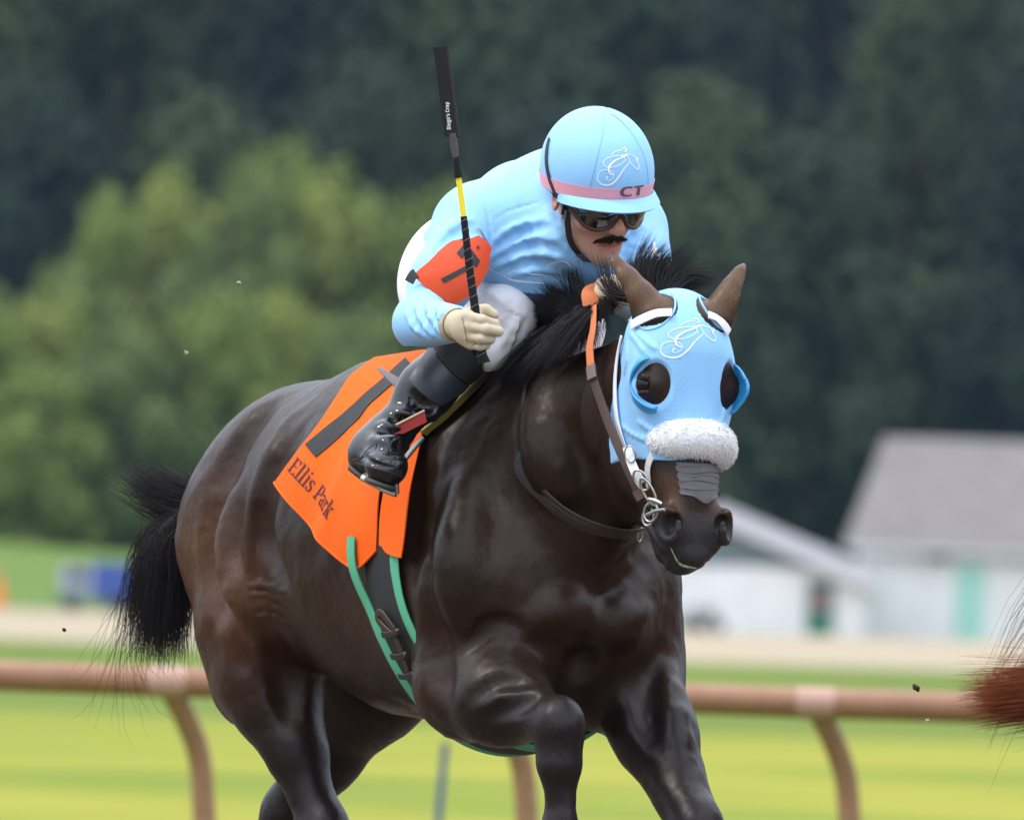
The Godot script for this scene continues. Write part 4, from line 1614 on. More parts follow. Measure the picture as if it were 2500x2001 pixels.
func hand_field() -> Field:
	# the right hand: back to the camera, fingers closed round the whip
	var f := Field.new()
	f.cap(P(1108, 792, 0.605), P(1140, 796, 0.655), 0.031, 0.031, 0.02)
	f.ell(P(1146, 800, 0.668), V(0.030, 0.036, 0.020), 0.02, Basis(Vector3.BACK, -0.2))
	# fingers: knuckle, middle joint, tip, closing behind the handle
	for q in [
		[[1140, 772, 0.690], [1178, 781, 0.700], [1208, 791, 0.682], [1200, 797, 0.662], 0.0105],
		[[1146, 797, 0.695], [1186, 804, 0.706], [1217, 809, 0.686], [1206, 812, 0.663], 0.0108],
		[[1148, 821, 0.690], [1176, 827, 0.702], [1198, 828, 0.684], [1190, 829, 0.662], 0.0100],
		[[1150, 841, 0.680], [1172, 845, 0.690], [1187, 843, 0.676], [1180, 842, 0.658], 0.0088],
	]:
		var r: float = q[4]
		f.line([P(1122, 796, 0.645).lerp(P(q[0][0], q[0][1], q[0][2]), 0.55), P(q[0][0], q[0][1], q[0][2] - 0.006)], [r * 1.1, r * 1.05], 0.012)
		f.line([P(q[0][0], q[0][1], q[0][2] - 0.006), P(q[1][0], q[1][1], q[1][2]), P(q[2][0], q[2][1], q[2][2]), P(q[3][0], q[3][1], q[3][2])], [r * 1.05, r, r * 0.92, r * 0.8], 0.0035)
	# thumb, up the far side of the handle
	f.line([P(1130, 775, 0.640), P(1160, 758, 0.640), P(1186, 757, 0.646), P(1207, 768, 0.650)], [0.0125, 0.0118, 0.011, 0.0095], 0.008)
	# creases
	f.line([P(1142, 785, 0.712), P(1180, 793, 0.724)], [0.004, 0.003], 0.004, null, 1)
	f.line([P(1146, 811, 0.712), P(1184, 817, 0.722)], [0.004, 0.003], 0.004, null, 1)
	f.line([P(1150, 833, 0.706), P(1180, 837, 0.714)], [0.003, 0.002], 0.004, null, 1)
	return f


func build_jockey() -> void:
	var t := thing("person", "jockey in a pale blue racing jersey crouched over the horse, whip raised", "jockey")
	var bs: Shape = parts_of.face
	for i in bs.v.size():
		bs.c[i] = skin(bs.v[i])
	bs.moved(head_xf)
	var us: Shape = parts_of.under
	us.c.fill(Color(0.5, 0.27, 0.19))
	var o := bs.v.size()
	bs.v.append_array(us.v)
	bs.n.append_array(us.n)
	bs.c.append_array(us.c)
	for i in us.ix:
		bs.ix.append(i + o)
	part("body", bs, mat(Color.WHITE, 0.5, {"vc": true, "sss": 0.06, "spec": 0.4}), t)

	var blue := mat(Color.WHITE, 0.58, {"vc": true, "rim": 0.25, "spec": 0.35, "grain": [0.04, 0.012, 0.05]})
	var js: Shape = parts_of.jersey
	js.c.fill(Color(0.275, 0.535, 0.84))
	# navy coloured into the jersey below a slanting line at the waist
	var x0 := P(1190, 700, 0.1).x
	var x1 := P(1490, 700, 0.1).x
	var y0 := P(1250, 706, 0.1).y
	for i in js.v.size():
		var q := js.v[i]
		if q.x > x0 and q.x < x1 and q.y < y0 - 0.05 * (q.x - x0) - 0.02 * q.z:
			js.c[i] = Color(0.030, 0.070, 0.155)
	part("jersey", js, blue, t)
	part("breeches", parts_of.breeches, mat(lin(0.84, 0.83, 0.87), 0.75, {"rim": 0.2, "spec": 0.3}), t)
	part("boot", parts_of.boot, mat(lin(0.008, 0.008, 0.009), 0.17, {"spec": 0.5}), t)
	part("glove", parts_of.hand, mat(lin(0.50, 0.42, 0.30), 0.85, {"spec": 0.3}), t)
	var ws := Shape.new()
	var cuff := []
	var hax := (P(1140, 796, 0.655) - P(1108, 792, 0.605)).normalized()
	var hside := hax.cross(Vector3.UP).normalized()
	var cups := []
	for i in 25:
		var a := TAU * i / 24.0
		var d := hside * cos(a) + hside.cross(hax) * sin(a)
		cuff.append(P(1112, 793, 0.612) + d * 0.0335)
		cups.append(d)
	ws.sweep(cuff, cups, strap(0.016, 0.003), false)
	part("wrist_strap", ws, mat(lin(0.42, 0.34, 0.23), 0.8), t)
	for q in [[[1128, 775], [1134, 800], [1140, 835]], [[1152, 843], [1165, 836], [1180, 838]]]:
		var gs := Shape.new()
		var hfld := hand_field()
		gs.tube(laid(hfld, px_list(q), 0.0002, 4, false)[0], [0.0007], 5)
		part("glove_seam", gs, mat(lin(0.20, 0.15, 0.10), 0.9), t)
	var lg := Field.new()
	lg.line([P(1508, 722, 0.40), P(1490, 716, 0.44), P(1474, 722, 0.47)], [0.030, 0.034, 0.024], 0.02)
	var lgs := Shape.new()
	lgs.net(lg, P(1420, 790, 0.33), P(1560, 650, 0.52), 0.006)
	part("glove", lgs, mat(lin(0.50, 0.42, 0.30), 0.85, {"spec": 0.3}), t)
	# the boot's satin cuff and its matt knee patch
	var cu := Shape.new()
	var rows := []
	for r in 9:
		var k := r / 8.0
		var row := []
		for q in 5:
			var a := curve_at(px_list([[1058, 836], [1066, 868], [1088, 900], [1120, 928], [1150, 944]]), q / 4.0)
			var b := curve_at(px_list([[1000, 925], [1014, 944], [1036, 965], [1058, 980], [1078, 988]]), q / 4.0)
			row.append(a.lerp(b, k))
		rows.append(row)
	patch(cu, rows, 17, boot_f, func(_p: Vector2): return 0.0035, false, 0.002)
	part("boot_cuff", cu, mat(lin(0.022, 0.028, 0.040), 0.42, {"spec": 0.5}), t)
	var kp := Shape.new()
	rows = []
	for r in 9:
		var k := r / 8.0
		var row := []
		for q in 5:
			var a := curve_at(px_list([[1090, 838], [1110, 836], [1140, 850], [1165, 880], [1184, 912]]), q / 4.0)
			var b := curve_at(px_list([[1061, 838], [1069, 868], [1091, 899], [1122, 926], [1152, 941]]), q / 4.0)
			row.append(a.lerp(b, k))
		rows.append(row)
	patch(kp, rows, 13, boot_f, func(_p: Vector2): return 0.003, false, 0.002)
	part("knee_patch", kp, mat(lin(0.010, 0.010, 0.011), 0.8), t)
	for q in [[[858, 1122], [880, 1118], [905, 1090], [935, 1078]], [[866, 1128], [905, 1140], [950, 1152], [985, 1165]], [[980, 1022], [1010, 1000], [1040, 990]]]:
		var c := laid(boot_f, px_list(q), 0.0005, 6, false)
		var sl := Shape.new()
		sl.tube(c[0], [0.0011], 5)
		part("boot_seam", sl, mat(lin(0.02, 0.02, 0.022), 0.5), t)
	var so := Shape.new()
	var sc := laid(boot_f, px_list([[858, 1140], [885, 1160], [925, 1178], [965, 1190]]), 0.004, 6, false)
	so.sweep(sc[0], sc[1], strap(0.012, 0.010))
	part("boot_sole", so, mat(lin(0.05, 0.05, 0.04), 0.6), t)
	# printed lines and a white star on the jersey
	var pr := Shape.new()
	for l in [[[[1325, 652], [1345, 640], [1375, 633], [1392, 645], [1394, 660]], [0.001, 0.0025, 0.0015]], [[[1397, 638], [1408, 627], [1418, 632], [1417, 648]], [0.001, 0.002, 0.001]], [[[1190, 652], [1222, 664], [1248, 678], [1275, 684], [1330, 688]], [0.001, 0.002, 0.005, 0.002]], [[[1300, 667], [1270, 658], [1247, 664], [1252, 676]], [0.001, 0.002, 0.001]], [[[1300, 667], [1340, 669]], [0.002, 0.001]]]:
		stroke(pr, jf, px_list(l[0]), l[1], 0.006, false)
	part("print", pr, mat(lin(0.75, 0.78, 0.88), 0.7), t)
	var sr := Shape.new()
	for tri in [[[1556, 648], [1592, 640], [1592, 592], [1600, 595]], [[1592, 592], [1594, 594], [1622, 652], [1590, 645]]]:
		var rws := []
		for r in 6:
			rws.append([V2(tri[0][0], tri[0][1]).lerp(V2(tri[1][0], tri[1][1]), r / 5.0), V2(tri[3][0], tri[3][1]).lerp(V2(tri[2][0], tri[2][1]), r / 5.0)])
		patch(sr, rws, 6, jf, func(_p: Vector2): return 0.004, false)
	part("star", sr, mat(lin(0.8, 0.8, 0.85), 0.7), t)
	build_moustache(t)
	build_helmet()
	build_goggles()
	build_whip()
	build_armband()


func build_moustache(t: Node3D) -> void:
	var s := Shape.new()
	rng.seed = 5
	for i in 330:
		var x := rng.randf_range(-1.0, 1.0)
		var p := V(x * 0.031, -0.0500 - 0.012 * x * x + rng.randf_range(-0.007, 0.005) * (1.0 - 0.6 * absf(x)), 0.1005 - 0.017 * x * x)
		var d := V(signf(x) * (0.4 + absf(x)), -1.0 + absf(x) * 0.5, 0.25).normalized() * rng.randf_range(0.008, 0.013)
		s.tube([p, p + d * 0.55 + V(0, 0, 0.002), p + d], [0.0009, 0.0007, 0.0002], 3, false)
	s.moved(head_xf)
	part("moustache", s, mat(lin(0.03, 0.018, 0.012), 0.7, {"spec": 0.2}), t)


func hx(x: float, y: float, z: float) -> Vector3:
	return head_xf * V(x, y, z)


func dome(th: float, ph: float, grow := 0.0) -> Vector3:
	# th round the head from the brow (0) to its left, ph up from the rim
	return hx(sin(th) * cos(ph) * (0.110 + grow), 0.058 + sin(ph) * (0.125 + grow), -0.002 + cos(th) * cos(ph) * (0.132 + grow))


func rim(th: float) -> float:
	# the lower edge of the shell: level at the brow, lower behind
	return -0.20 - 0.30 * (1.0 - cos(th)) * 0.5


func build_helmet() -> void:
	var t := thing("riding_helmet", "pale blue riding helmet with a pink band lettered CT, worn by the jockey", "helmet")
	var cover := mat(lin(0.275, 0.535, 0.84), 0.6, {"rim": 0.25, "spec": 0.35})
	var s := Shape.new()
	var cols := 73
	var pts := []
	for r in 26:
		for q in cols:
			var th := TAU * q / (cols - 1)
			var ph := lerpf(rim(th), PI / 2 - 0.001, pow(r / 25.0, 0.9))
			# four panels meeting in shallow seams
			var e := fposmod(th - 0.35, PI / 3.0) - PI / 6.0
			var groove := -0.0012 * exp(-pow((PI / 6.0 - absf(e)) * cos(ph) / 0.02, 2.0))
			pts.append(dome(th, ph, groove))
	s.grid(pts, cols, 0.004)
	part("shell", s, cover, t)
	for th in [-0.72, 0.52]:
		var sp := []
		for i in 15:
			sp.append(dome(th * (1.0 - 0.25 * i / 14.0), lerpf(rim(th) + 0.26, 1.45, i / 14.0), 0.0004))
		var sh := Shape.new()
		sh.tube(sp, [0.0009], 5)
		part("seam", sh, cover, t)
	# pink band
	var b := Shape.new()
	var bp := []
	for r in 2:
		for q in cols:
			var th := TAU * q / (cols - 1)
			bp.append(dome(th, rim(th) + 0.04 + 0.215 * r, 0.0022))
	b.grid(bp, cols, 0.001)
	var band := part("band", b, mat(lin(0.80, 0.36, 0.44), 0.6, {"rim": 0.2}), t)
	var ls := Shape.new()
	lettering(ls, "CT", "Droid Sans", true, func(x: float, y: float):
		var th: float = -0.20 + x * 0.33
		var ph: float = rim(th) + 0.070 + y * 0.165
		var p := dome(th, ph, 0.0032)
		return [p, (p - hx(0, 0.058, 0)).normalized()])
	part("lettering", ls, mat(lin(0.12, 0.07, 0.10), 0.7), band)
	# peak
	var pk := Shape.new()
	var pp := []
	for r in 7:
		for q in 25:
			var th := lerpf(-1.25, 1.25, q / 24.0)
			var k := r / 6.0
			var out := 0.030 * k * pow(cos(th / 1.25 * PI / 2), 0.5)
			var base := dome(th, rim(th) + 0.05, 0.003)
			pp.append(base + head_xf.basis * V(sin(th) * out * 0.6, -0.010 * k - 0.006 * k * k, cos(th) * out))
	pk.grid(pp, 25, 0.004)
	part("peak", pk, cover, t)
	# printed emblem
	var em := Shape.new()
	emblem(em, helmet_f, Vector2(1458, 361), Vector2(102, 91), 0.0012, false)
	part("emblem", em, mat(lin(0.85, 0.85, 0.92), 0.6), t)
	# black harness: behind the ear, under the jaw
	var black := mat(lin(0.012, 0.012, 0.014), 0.5)
	var st := Shape.new()
	var a := curve([dome(-1.40, rim(-1.40) + 0.02, 0.001), hx(-0.084, 0.0, 0.036), hx(-0.075, -0.045, 0.040), hx(-0.062, -0.082, 0.040), hx(-0.035, -0.112, 0.045), hx(0.0, -0.122, 0.052), hx(0.04, -0.108, 0.045), hx(0.072, -0.05, 0.03), hx(0.086, 0.02, 0.02)], 5)
	var ups := []
	for p in a:
		ups.append((p - hx(0, -0.02, -0.02)).normalized())
	st.sweep(a, ups, strap(0.014, 0.003))
	part("chin_strap", st, black, t)
	var bk := Shape.new()
	bk.box(hx(-0.082, -0.020, 0.040), V(0.010, 0.022, 0.014), head_xf.basis)
	part("buckle", bk, mat(lin(0.03, 0.03, 0.035), 0.4), t)
	var bk2 := Shape.new()
	bk2.box(hx(-0.036, -0.1125, 0.046), V(0.020, 0.010, 0.012), head_xf.basis * Basis(Vector3.BACK, -0.7))
	part("clip", bk2, mat(lin(0.03, 0.03, 0.035), 0.35), t)
	# the dark edge at the back of the cover
	var ed := Shape.new()
	var ep := []
	for r in 2:
		for q in 13:
			var k := q / 12.0
			ep.append(dome(lerpf(-2.0, -1.36, k) + 0.10 * r, rim(-1.6) + lerpf(0.80, -0.03, k), 0.003))
	ed.grid(ep, 13, 0.001)
	part("edge_trim", ed, black, t)


func build_goggles() -> void:
	var t := thing("racing_goggles", "dark mirrored racing goggles over the jockey's eyes", "goggles")
	var lens := Shape.new()
	var cols := 41
	var pts := []
	var rows := 11
	var lo := []
	for q in cols:
		var a := lerpf(-1.32, 1.32, q / (cols - 1.0))
		# the lower edge dips over the cheeks and rises over the nose
		var notch := 0.022 * exp(-pow(a / 0.17, 2.0))
		lo.append(-0.022 + notch - 0.010 * exp(-pow((absf(a) - 0.55) / 0.35, 2.0)) + 0.018 * smoothstep(0.8, 1.32, absf(a)))
	var edge_low := []
	var edge_up := []
	for r in rows:
		for q in cols:
			var a := lerpf(-1.32, 1.32, q / (cols - 1.0))
			var k := r / (rows - 1.0)
			var y: float = lerpf(lo[q], 0.040, k)
			var rad := 0.086 + 0.008 * sin(k * PI)
			var p := hx(sin(a) * rad, y, 0.034 + cos(a) * (rad - 0.008) + 0.006 * (1.0 - absf(k * 2 - 1)))
			pts.append(p)
			if r == 0:
				edge_low.append(p)
			if r == rows - 1:
				edge_up.append(p)
	lens.grid(pts, cols, 0.002)
	part("lens", lens, mat(lin(0.015, 0.018, 0.026), 0.03, {"metal": 0.35, "spec": 0.9, "coat": 1.0, "coat_rough": 0.02}), t)
	var fr := Shape.new()
	fr.tube(edge_low, [0.0048], 8)
	fr.tube(edge_up, [0.004], 8)
	part("frame", fr, mat(lin(0.075, 0.022, 0.012), 0.35), t)
	for s in [-1.0, 1.0]:
		var st := Shape.new()
		var a := curve([hx(0.083 * s, 0.012, 0.052), hx(0.088 * s, 0.014, 0.02), hx(0.090 * s, 0.018, -0.02), hx(0.075 * s, 0.02, -0.075)], 5)
		var ups := []
		for p in a:
			ups.append((p - hx(0, 0.01, 0)).normalized())
		st.sweep(a, ups, strap(0.022, 0.003))
		part("strap", st, mat(lin(0.012, 0.012, 0.013), 0.6), t)
		var clip := Shape.new()
		clip.tube([hx(0.087 * s, 0.030, 0.040), hx(0.089 * s, 0.0, 0.036), hx(0.088 * s, -0.022, 0.032)], [0.003], 6)
		part("strap_slider", clip, mat(lin(0.05, 0.05, 0.055), 0.3, {"metal": 0.5}), t)
	# the maker's mark on the lens
	var ls := Shape.new()
	lettering(ls, "[K]", "Droid Sans", false, func(x: float, y: float):
		var a: float = 0.02 + x * 0.045
		var yy: float = 0.020 + y * 0.007
		return [hx(sin(a) * 0.0945, yy, 0.035 + cos(a) * 0.0925), head_xf.basis * V(sin(a), 0, cos(a))])
	part("mark", ls, mat(lin(0.5, 0.5, 0.5), 0.5), t)


func build_whip() -> void:
	var t := thing("racing_whip", "black racing whip with a yellow band, upright in the jockey's gloved hand", "whip")
	var z := 0.676
	var black := mat(lin(0.010, 0.010, 0.011), 0.7, {"spec": 0.3})
	var leather := mat(lin(0.008, 0.008, 0.008), 0.5, {"spec": 0.35})
	# handle, wound with tape
	var hs := Shape.new()
	var cp := curve([P(1182, 886, z), P(1176, 862, z), P(1170, 820, z), P(1158, 740, z), P(1147, 660, z), P(1139, 590, z), P(1132, 528, z)], 14)
	var rr := []
	for i in cp.size():
		var k := float(i) / (cp.size() - 1)
		var r := lerpf(0.0105, 0.0068, k)
		if k < 0.14:
			r = 0.0132 - 0.003 * k / 0.14
		rr.append(r * (1.0 + 0.05 * sin(i * 1.6)))
	hs.tube(cp, rr, 14)
	part("handle", hs, black, t)
	# pale edges of the tape
	var gone := 0.0
	for i in range(1, cp.size() - 2):
		gone += (cp[i] - cp[i - 1]).length()
		if gone < 0.017:
			continue
		gone = 0.0
		var w := Shape.new()
		var ax: Vector3 = (cp[i + 1] - cp[i]).normalized()
		var ring := []
		for q in 17:
			var a := TAU * q / 16.0
			var sd := ax.cross(Vector3.BACK).normalized()
			ring.append(cp[i] + (sd * cos(a) + sd.cross(ax) * sin(a)) * (rr[i] + 0.0002) + ax * 0.0035 * cos(a))
		w.tube(ring, [0.0005], 4, false)
		part("tape_edge", w, mat(lin(0.30, 0.27, 0.23), 0.7), t)
	var ys := Shape.new()
	var yc := curve([P(1132, 530, z), P(1126, 480, z), P(1119, 432, z)], 12)
	var yr := []
	for i in yc.size():
		yr.append(0.0060 * (1.0 + 0.035 * sin(i * 2.0)))
	ys.tube(yc, yr, 12)
	part("yellow_band", ys, mat(lin(0.80, 0.66, 0.012), 0.5), t)
	var c1 := Shape.new()
	c1.tube(curve([P(1120, 434, z), P(1117, 415, z), P(1113, 382, z)], 5), [0.0090, 0.0088, 0.0085, 0.008, 0.0075, 0.007, 0.0066, 0.0063, 0.006, 0.006, 0.006], 12)
	part("collar", c1, black, t)
	var c2 := Shape.new()
	c2.tube(curve([P(1113, 384, z), P(1108, 352, z), P(1104, 325, z)], 4), [0.0060, 0.0066, 0.0072, 0.008, 0.008], 12)
	part("shaft", c2, mat(lin(0.055, 0.05, 0.048), 0.7), t)
	# the flat padded flap
	var fp := curve([P(1104, 334, z), P(1103, 325, z), P(1095, 262, z), P(1086, 190, z), P(1078, 130, z), P(1076, 114, z)], 6)
	var ups := [V(0.12, 0.02, 1).normalized()]
	var sc := []
	for i in fp.size():
		sc.append(0.8 if i < 2 else (0.97 if i > fp.size() - 2 else 1.0))
	var fl := Shape.new()
	fl.sweep(fp, ups, [V2(-0.0140, -0.003), V2(0, -0.0052), V2(0.0140, -0.003), V2(0.0155, 0), V2(0.0140, 0.003), V2(0, 0.0052), V2(-0.0140, 0.003), V2(-0.0155, 0)], true, sc)
	var flap := part("flap", fl, leather, t)
	for sd in [-1.0, 1.0]:
		for i in range(2, fp.size() - 2):
			for h in 3:
				var q: Vector3 = fp[i].lerp(fp[i + 1], h / 3.0)
				var q2: Vector3 = fp[i].lerp(fp[i + 1], h / 3.0 + 0.2)
				var off := V(0.0118 * sd, 0.002 * sd, 0.0042)
				var st := Shape.new()
				st.tube([q + off, q2 + off], [0.0005], 4)
				part("stitch", st, mat(lin(0.20, 0.09, 0.03), 0.7), flap)
	var ls := Shape.new()
	var dx := (P(1097, 235, z) - P(1104, 318, z)).normalized()
	lettering(ls, "Diego's Crop", "Droid Sans", true, func(x: float, y: float):
		return [P(1099, 316, z) + dx * x * 0.0066 + V(-dx.y, dx.x, 0) * (y * 0.0075) + V(0.004, 0, 0.0056), Vector3.BACK])
	part("lettering", ls, mat(lin(0.7, 0.7, 0.7), 0.6), flap)


func V2(x: float, y: float) -> Vector2:
	return Vector2(x, y)


func patch(s: Shape, rows: Array, cols: int, f: Field, off: Callable, in_horse: bool, thick := 0.0) -> void:
	# rows of [left pixel, right pixel]; laid on a surface
	var pts := []
	for r in rows:
		for q in cols:
			var k := q / (cols - 1.0)
			var p: Vector2 = r[0].lerp(r[1], k) if r.size() == 2 else curve_at(r, k)
			pts.append(on(f, p.x, p.y, off.call(p), in_horse)[0])
	s.grid(pts, cols, thick, horse_xf.basis.transposed() * Vector3.BACK if in_horse else Vector3.BACK)


func curve_at(p: Array, t: float) -> Vector2:
	var k := clampf(t, 0.0, 1.0) * (p.size() - 1)
	var i := mini(int(k), p.size() - 2)
	var u := k - i
	var a: Vector2 = p[maxi(i - 1, 0)]
	var b: Vector2 = p[i]
	var c: Vector2 = p[i + 1]
	var d: Vector2 = p[mini(i + 2, p.size() - 1)]
	return 0.5 * (2.0 * b + (c - a) * u + (2.0 * a - 5.0 * b + 4.0 * c - d) * u * u + (3.0 * b - a - 3.0 * c + d) * u * u * u)


func build_armband() -> void:
	var t := thing("number_armband", "orange number armband with a black 1 on the jockey's right arm", "armband")
	# rows run down the arm; each from the outer to the inner side
	var rows := []
	var left := px_list([[1138, 588], [1105, 590], [1075, 612], [1048, 640], [1016, 668], [1022, 685], [1050, 710], [1086, 742]])
	var right := px_list([[1166, 577], [1196, 602], [1193, 625], [1192, 648], [1180, 675], [1165, 700], [1140, 725], [1104, 744]])
	var sm_l := curve(left, 3)
	var sm_r := curve(right, 3)
	var pts := []
	var cols := 17
	var arm := Field.new()
	arm.cap(P(1150, 565, 0.165), P(1075, 715, 0.31), 0.125, 0.12, 0.03)
	arm_f = arm
	for i in sm_l.size():
		for q in cols:
			var p: Vector2 = sm_l[i].lerp(sm_r[i], q / (cols - 1.0))
			pts.append(on(arm, p.x, p.y, 0.004, false)[0])
	var s := Shape.new()
	s.grid(pts, cols, 0.003, Vector3.BACK)
	part("panel", s, mat(lin(0.62, 0.062, 0.012), 0.5, {"spec": 0.4, "grain": [0.03, 0.01, 0.05]}), t)
	var d := Shape.new()
	for q in [[[1076, 682], [1083, 692], [1152, 655], [1146, 645]], [[1113, 621], [1131, 600], [1148, 612], [1126, 634]], [[1148, 612], [1168, 640], [1160, 655], [1140, 640]]]:
		var rowsq := []
		for r in 5:
			var a := V2(q[0][0], q[0][1]).lerp(V2(q[1][0], q[1][1]), r / 4.0)
			var b := V2(q[3][0], q[3][1]).lerp(V2(q[2][0], q[2][1]), r / 4.0)
			rowsq.append([a, b])
		patch(d, rowsq, 9, arm, func(_p): return 0.0058, false)
	part("digit", d, mat(lin(0.014, 0.013, 0.014), 0.6), t)
	var st := Shape.new()
	var c := laid(arm, px_list([[1018, 668], [1010, 675], [1002, 690]]), 0.006, 4, false)
	st.sweep(c[0], c[1], strap(0.022, 0.003))
	part("strap", st, mat(lin(0.012, 0.012, 0.013), 0.6), t)
	var c2 := laid(jf, px_list([[1163, 560], [1168, 566], [1182, 590], [1188, 602]]), 0.007, 4, false)
	var st2 := Shape.new()
	st2.sweep(c2[0], c2[1], strap(0.005, 0.002))
	part("safety_pin", st2, mat(lin(0.45, 0.45, 0.47), 0.3, {"metal": 1.0}), t)
	var ey := Shape.new()
	var eo := on(arm, 1164, 607, 0.0055, false)
	ey.tube([eo[0], eo[0] + eo[1] * 0.002], [0.0035], 10)
	part("eyelet", ey, mat(lin(0.12, 0.11, 0.10), 0.35, {"metal": 0.8}), t)


var arm_f: Field


# ---------------------------------------------------------------- tack
var hood_f: Field


func tack_fields() -> void:
	# the hood follows the head, with openings for eyes, ears, nose and throat
	var g := Field.new()
	for i in hh.A.size():
		if hh.OP[i] == 0 and not (hh.RA[i] < 0.012):
			g.all.append(g.A.size())
			g.A.append(hh.A[i])
			g.B.append(hh.B[i])
			g.IB.append(hh.IB[i])
			g.RA.append(hh.RA[i] + 0.0055)
			g.DR.append(hh.DR[i])
			g.K.append(hh.K[i])
			g.OP.append(0)
			g.MI.append(hh.MI[i])
	g.MB = hh.MB
	hood_f = grown(g, 0.0)
	# eye openings, bored along the view of each eye
	for q in [[1592, 938, 0.050, 0.060], [1798, 946, 0.036, 0.060]]:
		var c := on(hood_f, q[0], q[1])
		var nrm: Vector3 = c[1]
		var up := (Vector3.UP - nrm * nrm.y).normalized()
		var b := Basis(up.cross(nrm).normalized(), up, nrm)
		g.ell(c[0], V(q[2], q[3], 0.035), 0.004, b, 1)
		g.ell(c[0] - up * 0.022 + (b.x * 0.004), V(q[2] * 0.62, q[3] * 0.72, 0.03), 0.004, b, 1)
	# ear openings
	var roots := []
	for q in [[1584, 756, 0.056, 0.042], [1752, 770, 0.046, 0.042]]:
		var c := on(hood_f, q[0], q[1])
		var nrm: Vector3 = c[1]
		var up := (Vector3.UP - nrm * nrm.y).normalized()
		var b := Basis(up.cross(nrm).normalized(), up, nrm)
		g.ell(c[0] + up * 0.008, V(q[2], q[3], 0.07), 0.003, b, 1)
		roots.append(c[0])
	# the ears rise out of them: a broad root, a cupped blade turned outwards
	var w := horse_xf.affine_inverse()
	for e in [[roots[0], [[1590, 765], [1562, 722], [1528, 680], [1502, 645], [1489, 618]], V(-0.8, -0.45, -0.1)], [roots[1], [[1752, 778], [1775, 735], [1796, 700], [1811, 668], [1818, 645]], V(0.85, -0.35, 0.05)]]:
		var z0: float = (horse_xf * (e[0] as Vector3)).z - 0.035
		var pts := []
		for i in 5:
			pts.append(w * P(e[1][i][0], e[1][i][1], z0 - 0.012 * i))
		hh.line(pts, [0.034, 0.028, 0.0225, 0.014, 0.003], 0.02)
		var o: Vector3 = w.basis * (e[2] as Vector3).normalized()
		hh.line([pts[1] + o * 0.030, pts[2] + o * 0.024, pts[3] + o * 0.016, pts[4] + o * 0.010], [0.018, 0.020, 0.014, 0.006], 0.008, null, 1)
	parts_of.horse_head = net(hh, V(0.5, 1.2, -0.20), V(0.92, 1.96, 0.20), 0.0048)
	# below the noseband, behind the jaw and behind the poll
	g.cap(V(0.73, 1.060, 0), V(1.6, 0.90, 0), 0.45, 0.80, 0.004, null, 1)
	g.cap(V(0.385, 1.98, 0), V(0.365, 1.0, 0), 0.27, 0.28, 0.004, null, 1)
	for q in [[[1540, 815], [1560, 840], [1572, 858]], [[1556, 812], [1580, 835], [1600, 850]], [[1530, 840], [1530, 880], [1524, 910]], [[1520, 1040], [1545, 1060], [1580, 1075]], [[1560, 1030], [1590, 1050], [1620, 1056]], [[1770, 1000], [1760, 1030], [1740, 1045]]]:
		var c := laid(hood_f, px_list(q), -0.002, 3, true)
		for i in c[0].size() - 1:
			g.cap(c[0][i], c[0][i + 1], 0.0035, 0.0035, 0.007)
	parts_of.hood = net(g, V(0.5, 1.38, -0.16), V(0.92, 1.88, 0.16), 0.0045)
	# the fleece roll over the nose
	var r := Field.new()
	var pts := []
	for i in 11:
		var a := lerpf(-1.75, 1.05, i / 10.0)
		pts.append(V(0.752 + 0.070 * cos(a), 1.537 + 0.010 * cos(a) - 0.022 * smoothstep(-0.2, -1.75, a), 0.076 * sin(a)))
	fleece_path = pts
	r.line(pts, [0.022, 0.029, 0.032, 0.033, 0.034, 0.034, 0.034, 0.033, 0.032, 0.030, 0.025], 0.02)
	fleece_f = r
	parts_of.fleece = net(r, V(0.65, 1.42, -0.15), V(0.90, 1.62, 0.15), 0.006)


var fleece_f: Field
var fleece_path: Array


